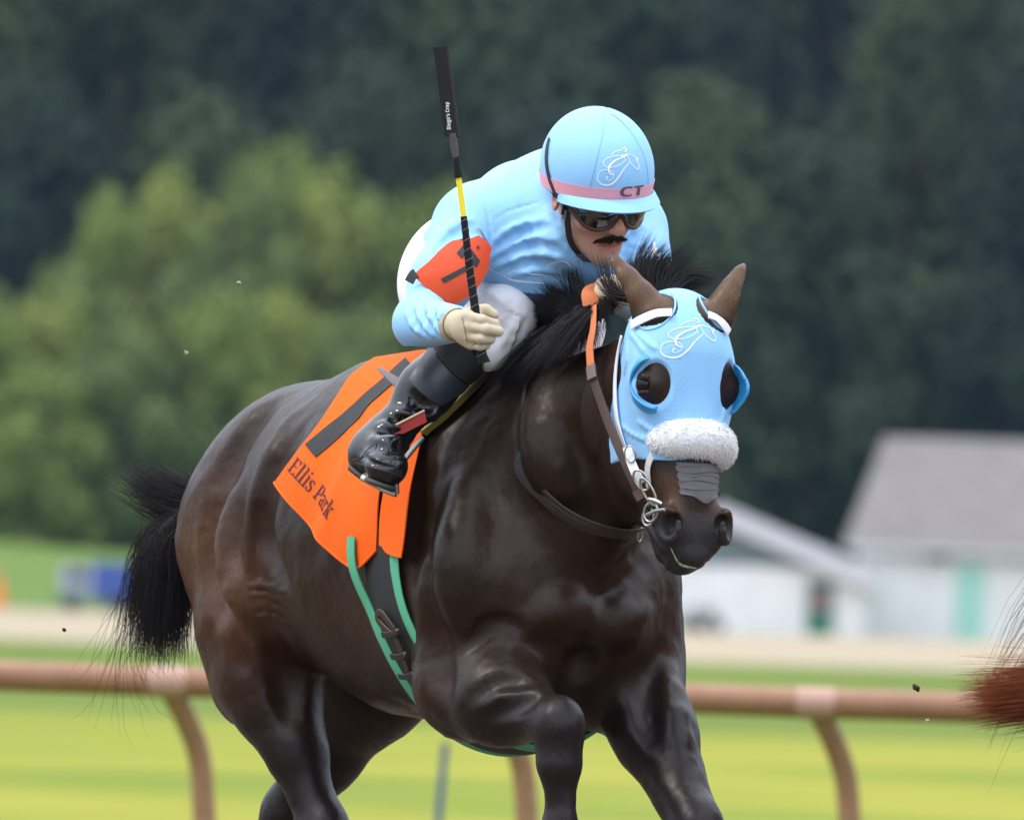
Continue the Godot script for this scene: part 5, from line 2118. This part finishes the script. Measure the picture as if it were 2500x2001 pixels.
func build_hood() -> void:
	var t := thing("blinker_hood", "pale blue stretch blinker hood with printed emblem over the horse's head", "hood", horse_xf)
	part("cloth", parts_of.hood, mat(lin(0.275, 0.535, 0.84), 0.65, {"rim": 0.25, "spec": 0.3, "grain": [0.02, 0.004, 0.05]}), t)
	var em := Shape.new()
	emblem(em, hood_f, Vector2(1612, 778), Vector2(136, 95), 0.0012, true)
	part("emblem", em, mat(lin(0.86, 0.86, 0.92), 0.6), t)
	# half cups round the back of each eye
	var plastic := mat(lin(0.035, 0.30, 0.62), 0.35, {"spec": 0.5})
	for e in [[[[1576, 862], [1552, 876], [1533, 905], [1526, 940], [1534, 975], [1556, 1001], [1582, 1013], [1602, 1010]], Vector2(1598, 935)], [[[1799, 880], [1812, 892], [1820, 915], [1822, 948], [1817, 980], [1806, 1005], [1796, 1022]], Vector2(1786, 948)]]:
		var base := laid(hood_f, px_list(e[0]), 0.0, 4, true)
		var mid: Vector3 = on(hood_f, e[1].x, e[1].y)[0]
		var nmid: Vector3 = on(hood_f, e[1].x, e[1].y)[1]
		var pts := []
		var cols: int = base[0].size()
		for r in 9:
			var k := r / 8.0
			for q in cols:
				var p: Vector3 = base[0][q]
				var ends := sin(PI * (q + 0.6) / (cols + 0.2))
				var outw: Vector3 = (base[1][q] * 0.15 + nmid * 0.85).normalized()
				var inw := (mid - p).normalized()
				pts.append(p - base[1][q] * 0.006 + outw * (0.008 + 0.034 * pow(ends, 0.6)) * k + inw * 0.012 * k * k)
		var s := Shape.new()
		s.grid(pts, cols, 0.0035, -(mid - base[0][cols / 2]))
		var cup := part("eye_cup", s, plastic, t)
		var lip := Shape.new()
		lip.tube(pts.slice(8 * cols, 9 * cols), [0.0028], 6)
		part("lip", lip, plastic, cup)
	# stitched rows round the openings
	var dots := mat(lin(0.16, 0.38, 0.66), 0.7)
	for e in [[1592, 938, 62, 79], [1790, 948, 40, 78]]:
		var s := Shape.new()
		for ring in 4:
			var n := 34
			for i in n:
				var a := TAU * (i + 0.5 * (ring % 2)) / n
				var side := 1.0 if e[0] < 1700 else -1.0
				if cos(a) * side < -0.15:
					continue
				var pxx: float = e[0] + cos(a) * (e[2] + ring * 8.0)
				var pyy: float = e[1] + sin(a) * (e[3] + ring * 8.0)
				var c := on(hood_f, pxx, pyy, 0.0006)
				if not c[2]:
					continue
				var u := Vector3.UP.cross(c[1]).normalized() * 0.0016
				var w: Vector3 = c[1].cross(u).normalized() * 0.0010
				s.flat([c[0] - u, c[0] - w, c[0] + u, c[0] + w], c[1])
		part("eye_stitching", s, dots, t)
	# hems: raised cords along the ear openings
	for q in [[[1640, 715], [1648, 730], [1648, 752], [1636, 775], [1610, 796], [1580, 804], [1556, 795], [1534, 780]], [[1706, 722], [1716, 745], [1735, 775], [1752, 795], [1772, 808]]]:
		var s := Shape.new()
		var c := laid(hood_f, px_list(q), 0.0, 5, true)
		s.tube(c[0], [0.0022], 6)
		part("hem", s, mat(lin(0.275, 0.535, 0.84), 0.65), t)


func fur(s: Shape, pts: Array, nrm: Array, length: float, r: float, lie: Vector3) -> void:
	for i in pts.size():
		var n: Vector3 = nrm[i]
		var d := (n + lie * rng.randf_range(0.2, 0.8) + V(rng.randfn(), rng.randfn(), rng.randfn()) * 0.35).normalized()
		var l := length * rng.randf_range(0.6, 1.2)
		s.tube([pts[i], pts[i] + d * l * 0.6, pts[i] + (d + lie * 0.4).normalized() * l], [r, r * 0.7, r * 0.15], 3, false)


func build_noseband() -> void:
	var t := thing("fleece_noseband", "thick white sheepskin roll across the horse's nose", "noseband", horse_xf)
	var white := mat(lin(0.92, 0.91, 0.91), 0.95, {"rim": 0.6, "spec": 0.1, "back": lin(0.5, 0.5, 0.5)})
	var s: Shape = parts_of.fleece
	part("roll", s, white, t)
	rng.seed = 12
	var ps := []
	var ns := []
	for i in 4200:
		var k := rng.randi() % s.v.size()
		ps.append(s.v[k] + V(rng.randf_range(-1, 1), rng.randf_range(-1, 1), rng.randf_range(-1, 1)) * 0.003 - s.n[k] * 0.002)
		ns.append(s.n[k])
	var f := Shape.new()
	fur(f, ps, ns, 0.0058, 0.0012, V(0.1, -0.7, 0))
	var o := part("wool", f, white, t)
	o.set_meta("kind", "stuff")
	# its strap, running back from the end of the roll
	var st := Shape.new()
	var c := laid(hh, px_list([[1598, 1102], [1588, 1125], [1584, 1150], [1588, 1190]]), 0.004, 5, true)
	st.sweep(c[0], c[1], strap(0.014, 0.003))
	part("strap", st, mat(lin(0.70, 0.69, 0.68), 0.6), t)
	var fm := thing("mouth_foam", "streak of greenish foam along the horse's lip", "foam", horse_xf)
	var fs := Shape.new()
	var fc := laid(hh, px_list([[1638, 1336], [1645, 1352], [1654, 1368], [1668, 1380], [1700, 1386]]), 0.001, 5, true)
	fs.tube(fc[0], [0.0006, 0.0010, 0.0012, 0.0013, 0.0016, 0.0014, 0.0018, 0.002, 0.0018, 0.0022, 0.0026, 0.0024, 0.0028, 0.003, 0.0026, 0.003, 0.0028, 0.0026, 0.002, 0.0015, 0.001], 7)
	part("streak", fs, mat(lin(0.30, 0.33, 0.20), 0.5), fm)
	# nose tape
	var tp := thing("nose_tape", "wrinkled grey tape stuck across the horse's nose below the white roll", "tape", horse_xf)
	var rows := []
	for r in 13:
		var k := r / 12.0
		var l := V2(lerpf(1650, 1662, k) + 3.0 * sin(r * 2.1), lerpf(1128, 1206, k))
		var rr := V2(lerpf(1762, 1771, k), lerpf(1134, 1208, k))
		var m := l.lerp(rr, 0.56) + V2(0, 22.0 * k * k * k)
		rows.append([l, l.lerp(rr, 0.28) + V2(0, 5.0 * k * k), m, l.lerp(rr, 0.8) + V2(0, 4.0 * k * k), rr])
	var ts := Shape.new()
	patch(ts, rows, 17, hh, func(p: Vector2): return 0.0025 + 0.0012 * sin(p.y * 0.38 + 2.0 * sin(p.x * 0.05)), true, 0.001)
	part("strip", ts, mat(lin(0.115, 0.108, 0.118), 0.75, {"grain": [0.02, 0.02, 0.04]}), tp)
	var cr := Shape.new()
	for q in [[[1652, 1150], [1690, 1156], [1730, 1152], [1766, 1157]], [[1655, 1176], [1700, 1172], [1740, 1178], [1768, 1174]], [[1668, 1192], [1710, 1196], [1764, 1192]], [[1655, 1140], [1680, 1138], [1710, 1142]], [[1690, 1164], [1720, 1161], [1750, 1166]]]:
		var c2 := laid(hh, px_list(q), 0.0035, 5, true)
		cr.tube(c2[0], [0.0009], 5)
	part("wrinkle", cr, mat(lin(0.115, 0.108, 0.118), 0.75), tp)


func build_bridle() -> void:
	var t := thing("bridle", "white racing bridle with steel bit rings on the horse's head", "bridle", horse_xf)
	var white := mat(lin(0.78, 0.78, 0.80), 0.5)
	var steel := mat(lin(0.42, 0.41, 0.39), 0.3, {"metal": 1.0})
	var a := Shape.new()
	var c := laid(hood_f, px_list([[1524, 822], [1513, 880], [1508, 950], [1512, 1020], [1524, 1070], [1535, 1105], [1546, 1135]]), 0.006, 5, true)
	a.sweep(c[0], c[1], strap(0.013, 0.004))
	part("cheek_strap", a, white, t)
	var b := Shape.new()
	c = laid(hh, px_list([[1553, 795], [1575, 782], [1605, 772], [1642, 770]]), 0.012, 5, true)
	b.sweep(c[0], c[1], strap(0.018, 0.004))
	part("browband", b, white, t)
	b = Shape.new()
	c = laid(hh, px_list([[1722, 775], [1740, 783], [1758, 795], [1768, 810]]), 0.012, 5, true)
	b.sweep(c[0], c[1], strap(0.018, 0.004))
	part("browband", b, white, t)
	# lower cheek piece with its buckle
	var d := Shape.new()
	var z := 0.70
	var w := horse_xf.affine_inverse()
	var p := curve([w * P(1531, 1090, 0.735), w * P(1540, 1125, 0.745), w * P(1555, 1160, 0.755), w * P(1568, 1180, 0.76)], 5)
	var nrm := w.basis * V(-0.5, 0, 0.85)
	d.sweep(p, [nrm], strap(0.020, 0.004))
	part("cheek_piece", d, white, t)
	var bk := Shape.new()
	bk.tube(ring_pts(w * P(1539, 1108, 0.752), w.basis * V(1, 0.4, 0.5), w.basis * V(-0.3, 1, 0), 0.012, 0.016), [0.0018], 6, false)
	part("buckle", bk, steel, t)
	# the bit: link, ring and mouthpiece
	for q in [[[1566, 1172], 0.014, 0.022, 0.765], [[1583, 1200], 0.011, 0.030, 0.768]]:
		var l := Shape.new()
		l.tube(ring_pts(w * P(q[0][0], q[0][1], q[3]), w.basis * V(0.85, 0.25, 0.45), w.basis * V(0.45, -0.85, 0), q[1], q[2]), [0.0026], 8, false)
		part("link", l, steel, t)
	var rg := Shape.new()
	rg.tube(ring_pts(w * P(1589, 1250, 0.765), w.basis * V(0.75, 0.1, 0.6), w.basis * V(0, 1, 0), 0.017, 0.019), [0.0028], 8, false)
	part("bit_ring", rg, steel, t)
	var rg2 := Shape.new()
	rg2.tube(ring_pts(w * P(1583, 1262, 0.745), w.basis * V(0.75, 0.1, 0.6), w.basis * V(0, 1, 0), 0.014, 0.017), [0.0028], 8, false)
	part("bit_ring", rg2, steel, t)
	var bar := Shape.new()
	bar.tube([w * P(1585, 1218, 0.772), w * P(1600, 1222, 0.785), w * P(1617, 1230, 0.795)], [0.0045, 0.006, 0.004], 8)
	bar.tube([w * P(1580, 1256, 0.768), w * P(1600, 1247, 0.788), w * P(1622, 1243, 0.80)], [0.0038, 0.0042, 0.0036], 8)
	part("mouthpiece", bar, steel, t)
	var ch := Shape.new()
	ch.tube(curve([w * P(1583, 1235, 0.75), w * P(1592, 1265, 0.74), w * P(1606, 1300, 0.745), w * P(1620, 1318, 0.76)], 5), [0.0055], 6)
	part("curb_strap", ch, mat(lin(0.02, 0.014, 0.012), 0.5), t)


func ring_pts(c: Vector3, a: Vector3, b: Vector3, ra: float, rb: float, n := 20) -> Array:
	var out := []
	for i in n + 1:
		var q := TAU * i / n
		out.append(c + a.normalized() * cos(q) * ra + b.normalized() * sin(q) * rb)
	return out


func build_reins() -> void:
	var t := thing("rein", "leather rein with an orange rubber grip from the bit to the jockey's hand", "rein", horse_xf)
	var w := horse_xf.affine_inverse()
	var rubber := mat(lin(0.62, 0.17, 0.05), 0.6, {"grain": [0.012, 0.05, 0.05], "kind": 2})
	var leather := mat(lin(0.20, 0.125, 0.095), 0.6, {"mottle": [lin(0.17, 0.10, 0.075), lin(0.26, 0.17, 0.13), 0.03], "size": 0.2})
	var up := w.basis * V(-0.55, 0.1, 0.83)
	var g := Shape.new()
	g.sweep(curve([w * P(1490, 712, 0.43), w * P(1462, 708, 0.46), w * P(1441, 716, 0.49), w * P(1444, 745, 0.50)], 6), [w.basis * V(0, 0.35, 0.9)], strap(0.034, 0.004))
	g.sweep(curve([w * P(1451, 745, 0.51), w * P(1448, 800, 0.54), w * P(1440, 850, 0.56), w * P(1444, 906, 0.585)], 8), [up], strap(0.019, 0.005), true, _widen(25, 0.6, 1.0))
	part("rubber_grip", g, rubber, t)
	var s := Shape.new()
	s.sweep(curve([w * P(1443, 895, 0.582), w * P(1452, 935, 0.605), w * P(1485, 1030, 0.66), w * P(1518, 1110, 0.71), w * P(1545, 1170, 0.735), w * P(1562, 1212, 0.742)], 7), [up], strap(0.0195, 0.0045))
	part("leather", s, leather, t)
	var k := Shape.new()
	k.sweep([w * P(1442, 893, 0.586), w * P(1446, 925, 0.604)], [up], strap(0.0225, 0.007))
	part("keeper", k, mat(lin(0.13, 0.09, 0.08), 0.6), t)
	var b := Shape.new()
	b.sweep([w * P(1556, 1196, 0.744), w * P(1568, 1218, 0.748)], [up], strap(0.024, 0.009))
	part("billet", b, mat(lin(0.10, 0.055, 0.04), 0.6), t)


func _widen(n: int, a: float, b: float) -> Array:
	var out := []
	for i in n:
		out.append(lerpf(a, b, i / (n - 1.0)))
	return out


func build_neck_strap() -> void:
	var t := thing("martingale_yoke", "dark brown leather neck strap and martingale hanging across the horse's chest", "strap", horse_xf)
	var brown := mat(lin(0.030, 0.019, 0.015), 0.45, {"spec": 0.5})
	var s := Shape.new()
	var c := laid(ht, px_list([[1338, 820], [1312, 865], [1288, 930], [1281, 1000], [1281, 1060], [1283, 1090]]), 0.005, 5, true)
	s.sweep(c[0], c[1], strap(0.010, 0.004))
	part("neck_strap", s, mat(lin(0.075, 0.05, 0.04), 0.5), t)
	s = Shape.new()
	c = laid(ht, px_list([[1283, 1072], [1284, 1090], [1283, 1112]]), 0.008, 4, true)
	s.sweep(c[0], c[1], strap(0.014, 0.007))
	part("keeper", s, brown, t)
	s = Shape.new()
	c = laid(ht, px_list([[1284, 1105], [1272, 1135], [1282, 1165], [1320, 1205], [1380, 1255], [1440, 1285], [1500, 1298], [1545, 1297]]), 0.007, 6, true)
	s.sweep(c[0], c[1], strap(0.022, 0.005))
	part("chest_strap", s, brown, t)
	s = Shape.new()
	c = laid(ht, px_list([[1284, 1105], [1296, 1135], [1312, 1165], [1350, 1205], [1400, 1245], [1460, 1272], [1530, 1286], [1590, 1275]]), 0.012, 6, true)
	s.sweep(c[0], c[1], strap(0.010, 0.004))
	part("upper_strap", s, brown, t)
	var b := Shape.new()
	var m := on(ht, 1552, 1293, 0.014, true)
	b.tube(ring_pts(m[0], Vector3.UP.cross(m[1]), Vector3.UP + m[1] * 0.2, 0.011, 0.014), [0.0018], 6, false)
	part("buckle", b, mat(lin(0.5, 0.44, 0.30), 0.3, {"metal": 1.0}), t)


func cloth_at(px: float, py: float, extra := 0.0) -> Array:
	# the saddle cloth hangs from the saddle: clear of the back at the top, close below
	var top := smoothstep(1030.0, 880.0, py)
	var ruck := 0.006 * sin((px * 0.75 + py * 0.28) * 0.045) + 0.004 * sin((px * 0.9 - py * 0.12) * 0.10) * smoothstep(850.0, 900.0, px) * smoothstep(930, 1150, py)
	ruck += 0.010 * exp(-pow((px - 0.35 * (py - 1100) * -1.0 - 880.0) / 26.0, 2.0)) * smoothstep(1020, 1200, py)
	return on(ht, px, py + 10.0 * top, 0.023 + ruck + extra, true)


func build_saddlery() -> void:
	var orange := mat(lin(0.80, 0.115, 0.008), 0.8, {"rim": 0.25, "spec": 0.25, "grain": [0.03, 0.006, 0.05], "kind": 2})
	var black := mat(lin(0.016, 0.016, 0.018), 0.75)
	var t := thing("saddle_cloth", "orange saddle cloth with a black 1 and the racecourse name", "saddle cloth", horse_xf)
	var tops := px_list([[922, 880], [975, 884], [1030, 892], [1090, 905], [1140, 905], [1188, 890]])
	var lows := px_list([[697, 1186], [790, 1296], [893, 1388], [938, 1330], [1000, 1364], [1004, 1300]])
	var mids := px_list([[800, 1040], [880, 1080], [940, 1120], [985, 1110], [1030, 1080], [1058, 1040]])
	var cols := 41
	var pts := []
	var left_edge := px_list([[920, 880], [872, 925], [838, 985], [800, 1050], [752, 1115], [697, 1186]])
	var right_edge := px_list([[1190, 888], [1130, 925], [1082, 975], [1040, 1070], [1020, 1190], [1000, 1364]])
	var low_c := px_list([[697, 1186], [742, 1245], [800, 1312], [850, 1358], [893, 1388], [925, 1352], [942, 1332], [968, 1352], [1000, 1364]])
	var top_c := px_list([[920, 880], [960, 882], [1005, 893], [1060, 900], [1120, 905], [1190, 888]])
	var rows := 31
	for side in [1.0, -1.0]:
		for half in 2:
			pts = []
			for r in rows:
				var v := r / (rows - 1.0)
				for q in cols:
					# rear and front panel, parted below by a slit for the girth
					var u := q / (cols - 1.0)
					u = u * 0.66 if half == 0 else lerpf(0.66 + 0.075 * smoothstep(0.45, 0.8, v), 1.0, u)
					# a sheet spanned between its four edges
					var e := curve_at(top_c, u) * (1 - v) + curve_at(low_c, u) * v + curve_at(left_edge, v) * (1 - u) + curve_at(right_edge, v) * u
					e -= top_c[0] * (1 - u) * (1 - v) + top_c[5] * u * (1 - v) + low_c[0] * (1 - u) * v + low_c[8] * u * v
					var p: Vector3 = cloth_at(e.x, e.y)[0]
					pts.append(V(p.x, p.y, p.z * side))
			var s := Shape.new()
			s.grid(pts, cols, 0.003, V(0, 0, side))
			part("rear_panel" if half == 0 else "front_panel", s, orange, t)
			if half == 0:
				var s3 := Shape.new()
				var tp := []
				for q in cols:
					tp.append(pts[q])
				for q in cols:
					tp.append(V(pts[q].x, pts[q].y + 0.02, 0))
				s3.grid(tp, cols, 0.003, V(0, 1, 0))
				part("ridge", s3, orange, t)
				var hm := Shape.new()
				hm.tube(pts.slice((rows - 1) * cols, rows * cols), [0.003], 6)
				part("hem", hm, orange, t)
	# the numeral
	var d := Shape.new()
	var dr := []
	for r in 25:
		var k := r / 24.0
		var c := curve_at(px_list([[1018, 905], [968, 945], [915, 985], [860, 1040], [782, 1114]]), k)
		var n := V2(0.62, 0.78).rotated(lerpf(-0.1, 0.02, k))
		dr.append([c - n.orthogonal() * 0 - V2(n.x, n.y) * 17.0, c + V2(n.x, n.y) * 17.0])
	var dp := []
	for r in dr:
		for q in 7:
			var p: Vector2 = r[0].lerp(r[1], q / 6.0)
			dp.append(cloth_at(p.x, p.y, 0.0025)[0])
	d.grid(dp, 7, 0.001, V(0, 0, 1))
	part("numeral", d, black, t)
	var ls := Shape.new()
	var ax := V2(0.655, 0.755)
	var ay := V2(0.60, -0.80)
	lettering(ls, "Ellis Park", "Droid Serif", false, func(x: float, y: float):
		var p := V2(722, 1168) + ax * x * 24.5 + ay * y * 38.0
		var c := cloth_at(p.x, p.y, 0.002)
		return [c[0], c[1]])
	part("lettering", ls, mat(lin(0.05, 0.016, 0.03), 0.8), t)

	# olive foam pad showing in front of the cloth
	var pd := thing("saddle_pad", "olive green foam pad showing in front of the orange cloth", "pad", horse_xf)
	var ps := Shape.new()
	var pr := []
	for r in 15:
		var k := r / 14.0
		var a := curve_at(px_list([[1195, 885], [1135, 926], [1086, 978], [1058, 1020], [1036, 1062]]), k)
		var b := curve_at(px_list([[1235, 878], [1188, 934], [1140, 985], [1092, 1030], [1046, 1068]]), k)
		pr.append([a, b])
	patch(ps, pr, 6, ht, func(_p): return 0.024, true, 0.016)
	part("foam", ps, mat(lin(0.28, 0.23, 0.06), 0.9, {"grain": [0.02, 0.05, 0.06]}), pd)

	# girth: a ring round the chest behind the elbows
	var gt := thing("girth", "black girth with green padded edges buckled round the horse's chest", "girth", horse_xf)
	var strips := [["webbing", -0.055, 0.055, 0.007, black], ["padded_edge", -0.088, -0.055, 0.030, null], ["padded_edge", 0.055, 0.082, 0.009, null]]
	var green := mat(lin(0.10, 0.40, 0.235), 0.6, {"spec": 0.35})
	for g in strips:
		var gp := []
		var cn := 4
		for i in 61:
			var a0 := -0.42 if g[4] != null else -0.03
			var a := lerpf(a0, PI - a0, i / 60.0)
			for q in cn:
				var off: float = lerpf(g[1], g[2], q / (cn - 1.0))
				var puff: float = 0.006 * sin(PI * q / (cn - 1.0)) if g[4] == null else 0.0
				var hang: float = lerpf(g[3], minf(g[3], 0.008), smoothstep(0.1, 0.5, a) * smoothstep(PI - 0.1, PI - 0.5, a))
				gp.append(round_body(a, off, hang + puff))
		var gs := Shape.new()
		gs.grid(gp, cn, 0.004, V(0, 0, 1))
		part(g[0], gs, green if g[4] == null else black, gt)
	# the billet strap: a loop, three keepers with brass studs, the tail running under
	var leather := mat(lin(0.040, 0.026, 0.018), 0.4, {"spec": 0.5})
	var bl := Shape.new()
	var bc := laid(ht, px_list([[985, 1530], [962, 1500], [952, 1490], [945, 1493], [946, 1508], [965, 1530], [985, 1548], [998, 1575], [1012, 1615], [1030, 1660], [1055, 1705], [1085, 1750], [1105, 1775]]), 0.022, 5, true)
	bl.sweep(bc[0], bc[1], strap(0.015, 0.006))
	part("billet", bl, leather, gt)
	for q in [[[961, 1540], [1003, 1528]], [[982, 1590], [1020, 1582]], [[1000, 1635], [1038, 1628]]]:
		var kp := Shape.new()
		var kc := laid(ht, px_list([q[0], [(q[0][0] + q[1][0]) / 2.0, (q[0][1] + q[1][1]) / 2.0 + 5.0], q[1]]), 0.028, 5, true)
		kp.sweep(kc[0], kc[1], strap(0.013, 0.004))
		var keeper := part("keeper", kp, mat(lin(0.02, 0.018, 0.02), 0.5), gt)
		var sp := on(ht, q[1][0] - 2, q[1][1], 0.030, true)
		var ss := Shape.new()
		ss.tube([sp[0], sp[0] + sp[1] * 0.003, sp[0] + sp[1] * 0.004], [0.005, 0.0045, 0.002], 10)
		part("stud", ss, mat(lin(0.42, 0.27, 0.09), 0.3, {"metal": 1.0}), keeper)

	# saddle: a small racing saddle under the rider, cantle and flap in view
	var sd := thing("racing_saddle", "small black racing saddle with a red lined flap under the jockey", "saddle", horse_xf)
	var w := horse_xf.affine_inverse()
	var seat := Shape.new()
	var sp2 := []
	for r in 13:
		var k := r / 12.0
		var u := lerpf(-0.20, 0.10, k)
		for q in 11:
			var a := lerpf(-1.0, 1.0, q / 10.0)
			sp2.append(V(u, 1.715 + 0.02 * pow(absf(k - 0.5) * 2.0, 2.0) - 0.09 * a * a, a * (0.12 + 0.03 * k)))
	seat.grid(sp2, 11, 0.012, V(0, 1, 0))
	part("seat", seat, mat(lin(0.014, 0.013, 0.013), 0.4), sd)
	var cant := Shape.new()
	var cp := curve([w * P(922, 898, 0.10), w * P(945, 915, 0.14), w * P(975, 938, 0.18), w * P(1010, 962, 0.20)], 6)
	cant.sweep(cp, [w.basis * V(-0.3, 0.35, 0.9)], strap(0.026, 0.012), true, _widen(19, 0.25, 1.15))
	part("cantle_flap", cant, mat(lin(0.15, 0.135, 0.135), 0.6, {"grain": [0.01, 0.05, 0.06]}), sd)
	var fl := Shape.new()
	var f0 := [w * P(936, 1061, 0.39), w * P(955, 1043, 0.39), w * P(1036, 1002, 0.37), w * P(1042, 1030, 0.37), w * P(985, 1058, 0.39)]
	fl.flat(f0, w.basis * V(0, 0, 1))
	var f1 := []
	for p in f0:
		f1.append(p - w.basis * V(0, 0, 0.006))
	fl.flat(f1, w.basis * V(0, 0, -1))
	for i in 5:
		fl.flat([f0[i], f0[(i + 1) % 5], f1[(i + 1) % 5], f1[i]])
	var flap := part("flap", fl, mat(lin(0.36, 0.02, 0.015), 0.55), sd)
	var fe := Shape.new()
	fe.tube([f0[0], f0[1], f0[2]], [0.0025], 6)
	part("edge", fe, mat(lin(0.55, 0.42, 0.28), 0.7), flap)
	# stirrup iron and leather
	var si := thing("stirrup_iron", "pale steel stirrup iron holding the jockey's right boot", "stirrup", horse_xf)
	var steel := mat(lin(0.42, 0.42, 0.38), 0.3, {"metal": 0.9})
	var tr := Shape.new()
	tr.sweep(curve([w * P(886, 1165, 0.40), w * P(915, 1180, 0.43), w * P(945, 1196, 0.45), w * P(968, 1204, 0.46)], 5), [w.basis * V(-0.2, 0.3, 0.9)], strap(0.016, 0.012))
	part("tread", tr, steel, si)
	var br := Shape.new()
	br.tube(curve([w * P(966, 1204, 0.455), w * P(968, 1170, 0.46), w * P(982, 1130, 0.45), w * P(1006, 1098, 0.42), w * P(1030, 1070, 0.39)], 5), [0.0075, 0.0075, 0.007, 0.007, 0.006, 0.006, 0.006, 0.006, 0.006, 0.006, 0.006, 0.006, 0.006, 0.006, 0.006, 0.006, 0.006, 0.006, 0.006, 0.006, 0.006], 8)
	br.tube(curve([w * P(884, 1166, 0.39), w * P(870, 1130, 0.36), w * P(900, 1080, 0.33)], 5), [0.006], 8)
	part("arch", br, steel, si)


func round_body(a: float, off: float, out: float) -> Vector3:
	# a point on the barrel at angle a round the horse (0: its right side, PI/2: below), at the girth's plane
	var low := smoothstep(0.0, 1.2, a) * smoothstep(PI, PI - 1.2, a)
	var c := V(0.045 + 0.085 * low + off * 0.97, 1.32, 0)
	var d := V(0, -sin(a), cos(a))
	var r := ht.trace(c + d * 0.75, -d, 0.0, 0.75)
	return r[0] + r[1] * out


func build_tack() -> void:
	build_hood()
	build_noseband()
	build_bridle()
	build_reins()
	build_neck_strap()
	build_saddlery()
	build_clods()


func build_clods() -> void:
	rng.seed = 3
	for q in [[2236, 1678, 0.6, 0.006, true, "dark clod of dirt flying above the rail"], [2265, 1758, 0.5, 0.0035, false, "pale crumb of dirt in the air below the rail"], [455, 862, -0.6, 0.004, false, "pale fleck thrown up behind the horse, level with its croup"], [583, 690, -0.6, 0.0035, false, "pale fleck flying highest behind the horse"], [156, 1538, -0.4, 0.0035, true, "dark speck flying behind the horse's tail"]]:
		var f := Field.new()
		f.ball(Vector3.ZERO, q[3], 0.002)
		for i in 4:
			f.ball(V(rng.randf_range(-1, 1), rng.randf_range(-1, 1), rng.randf_range(-1, 1)) * q[3], q[3] * 0.6, 0.002)
		var s := Shape.new()
		var r: float = q[3] * 2.2
		s.net(f, V(-r, -r, -r), V(r, r, r), q[3] * 0.4)
		var t := thing("dirt_clod", q[5], "dirt", Transform3D(Basis(), P(q[0], q[1], q[2])), "specks thrown up by the hooves")
		part("clump", s, mat(lin(0.03, 0.022, 0.018) if q[4] else lin(0.35, 0.30, 0.2), 0.9), t)
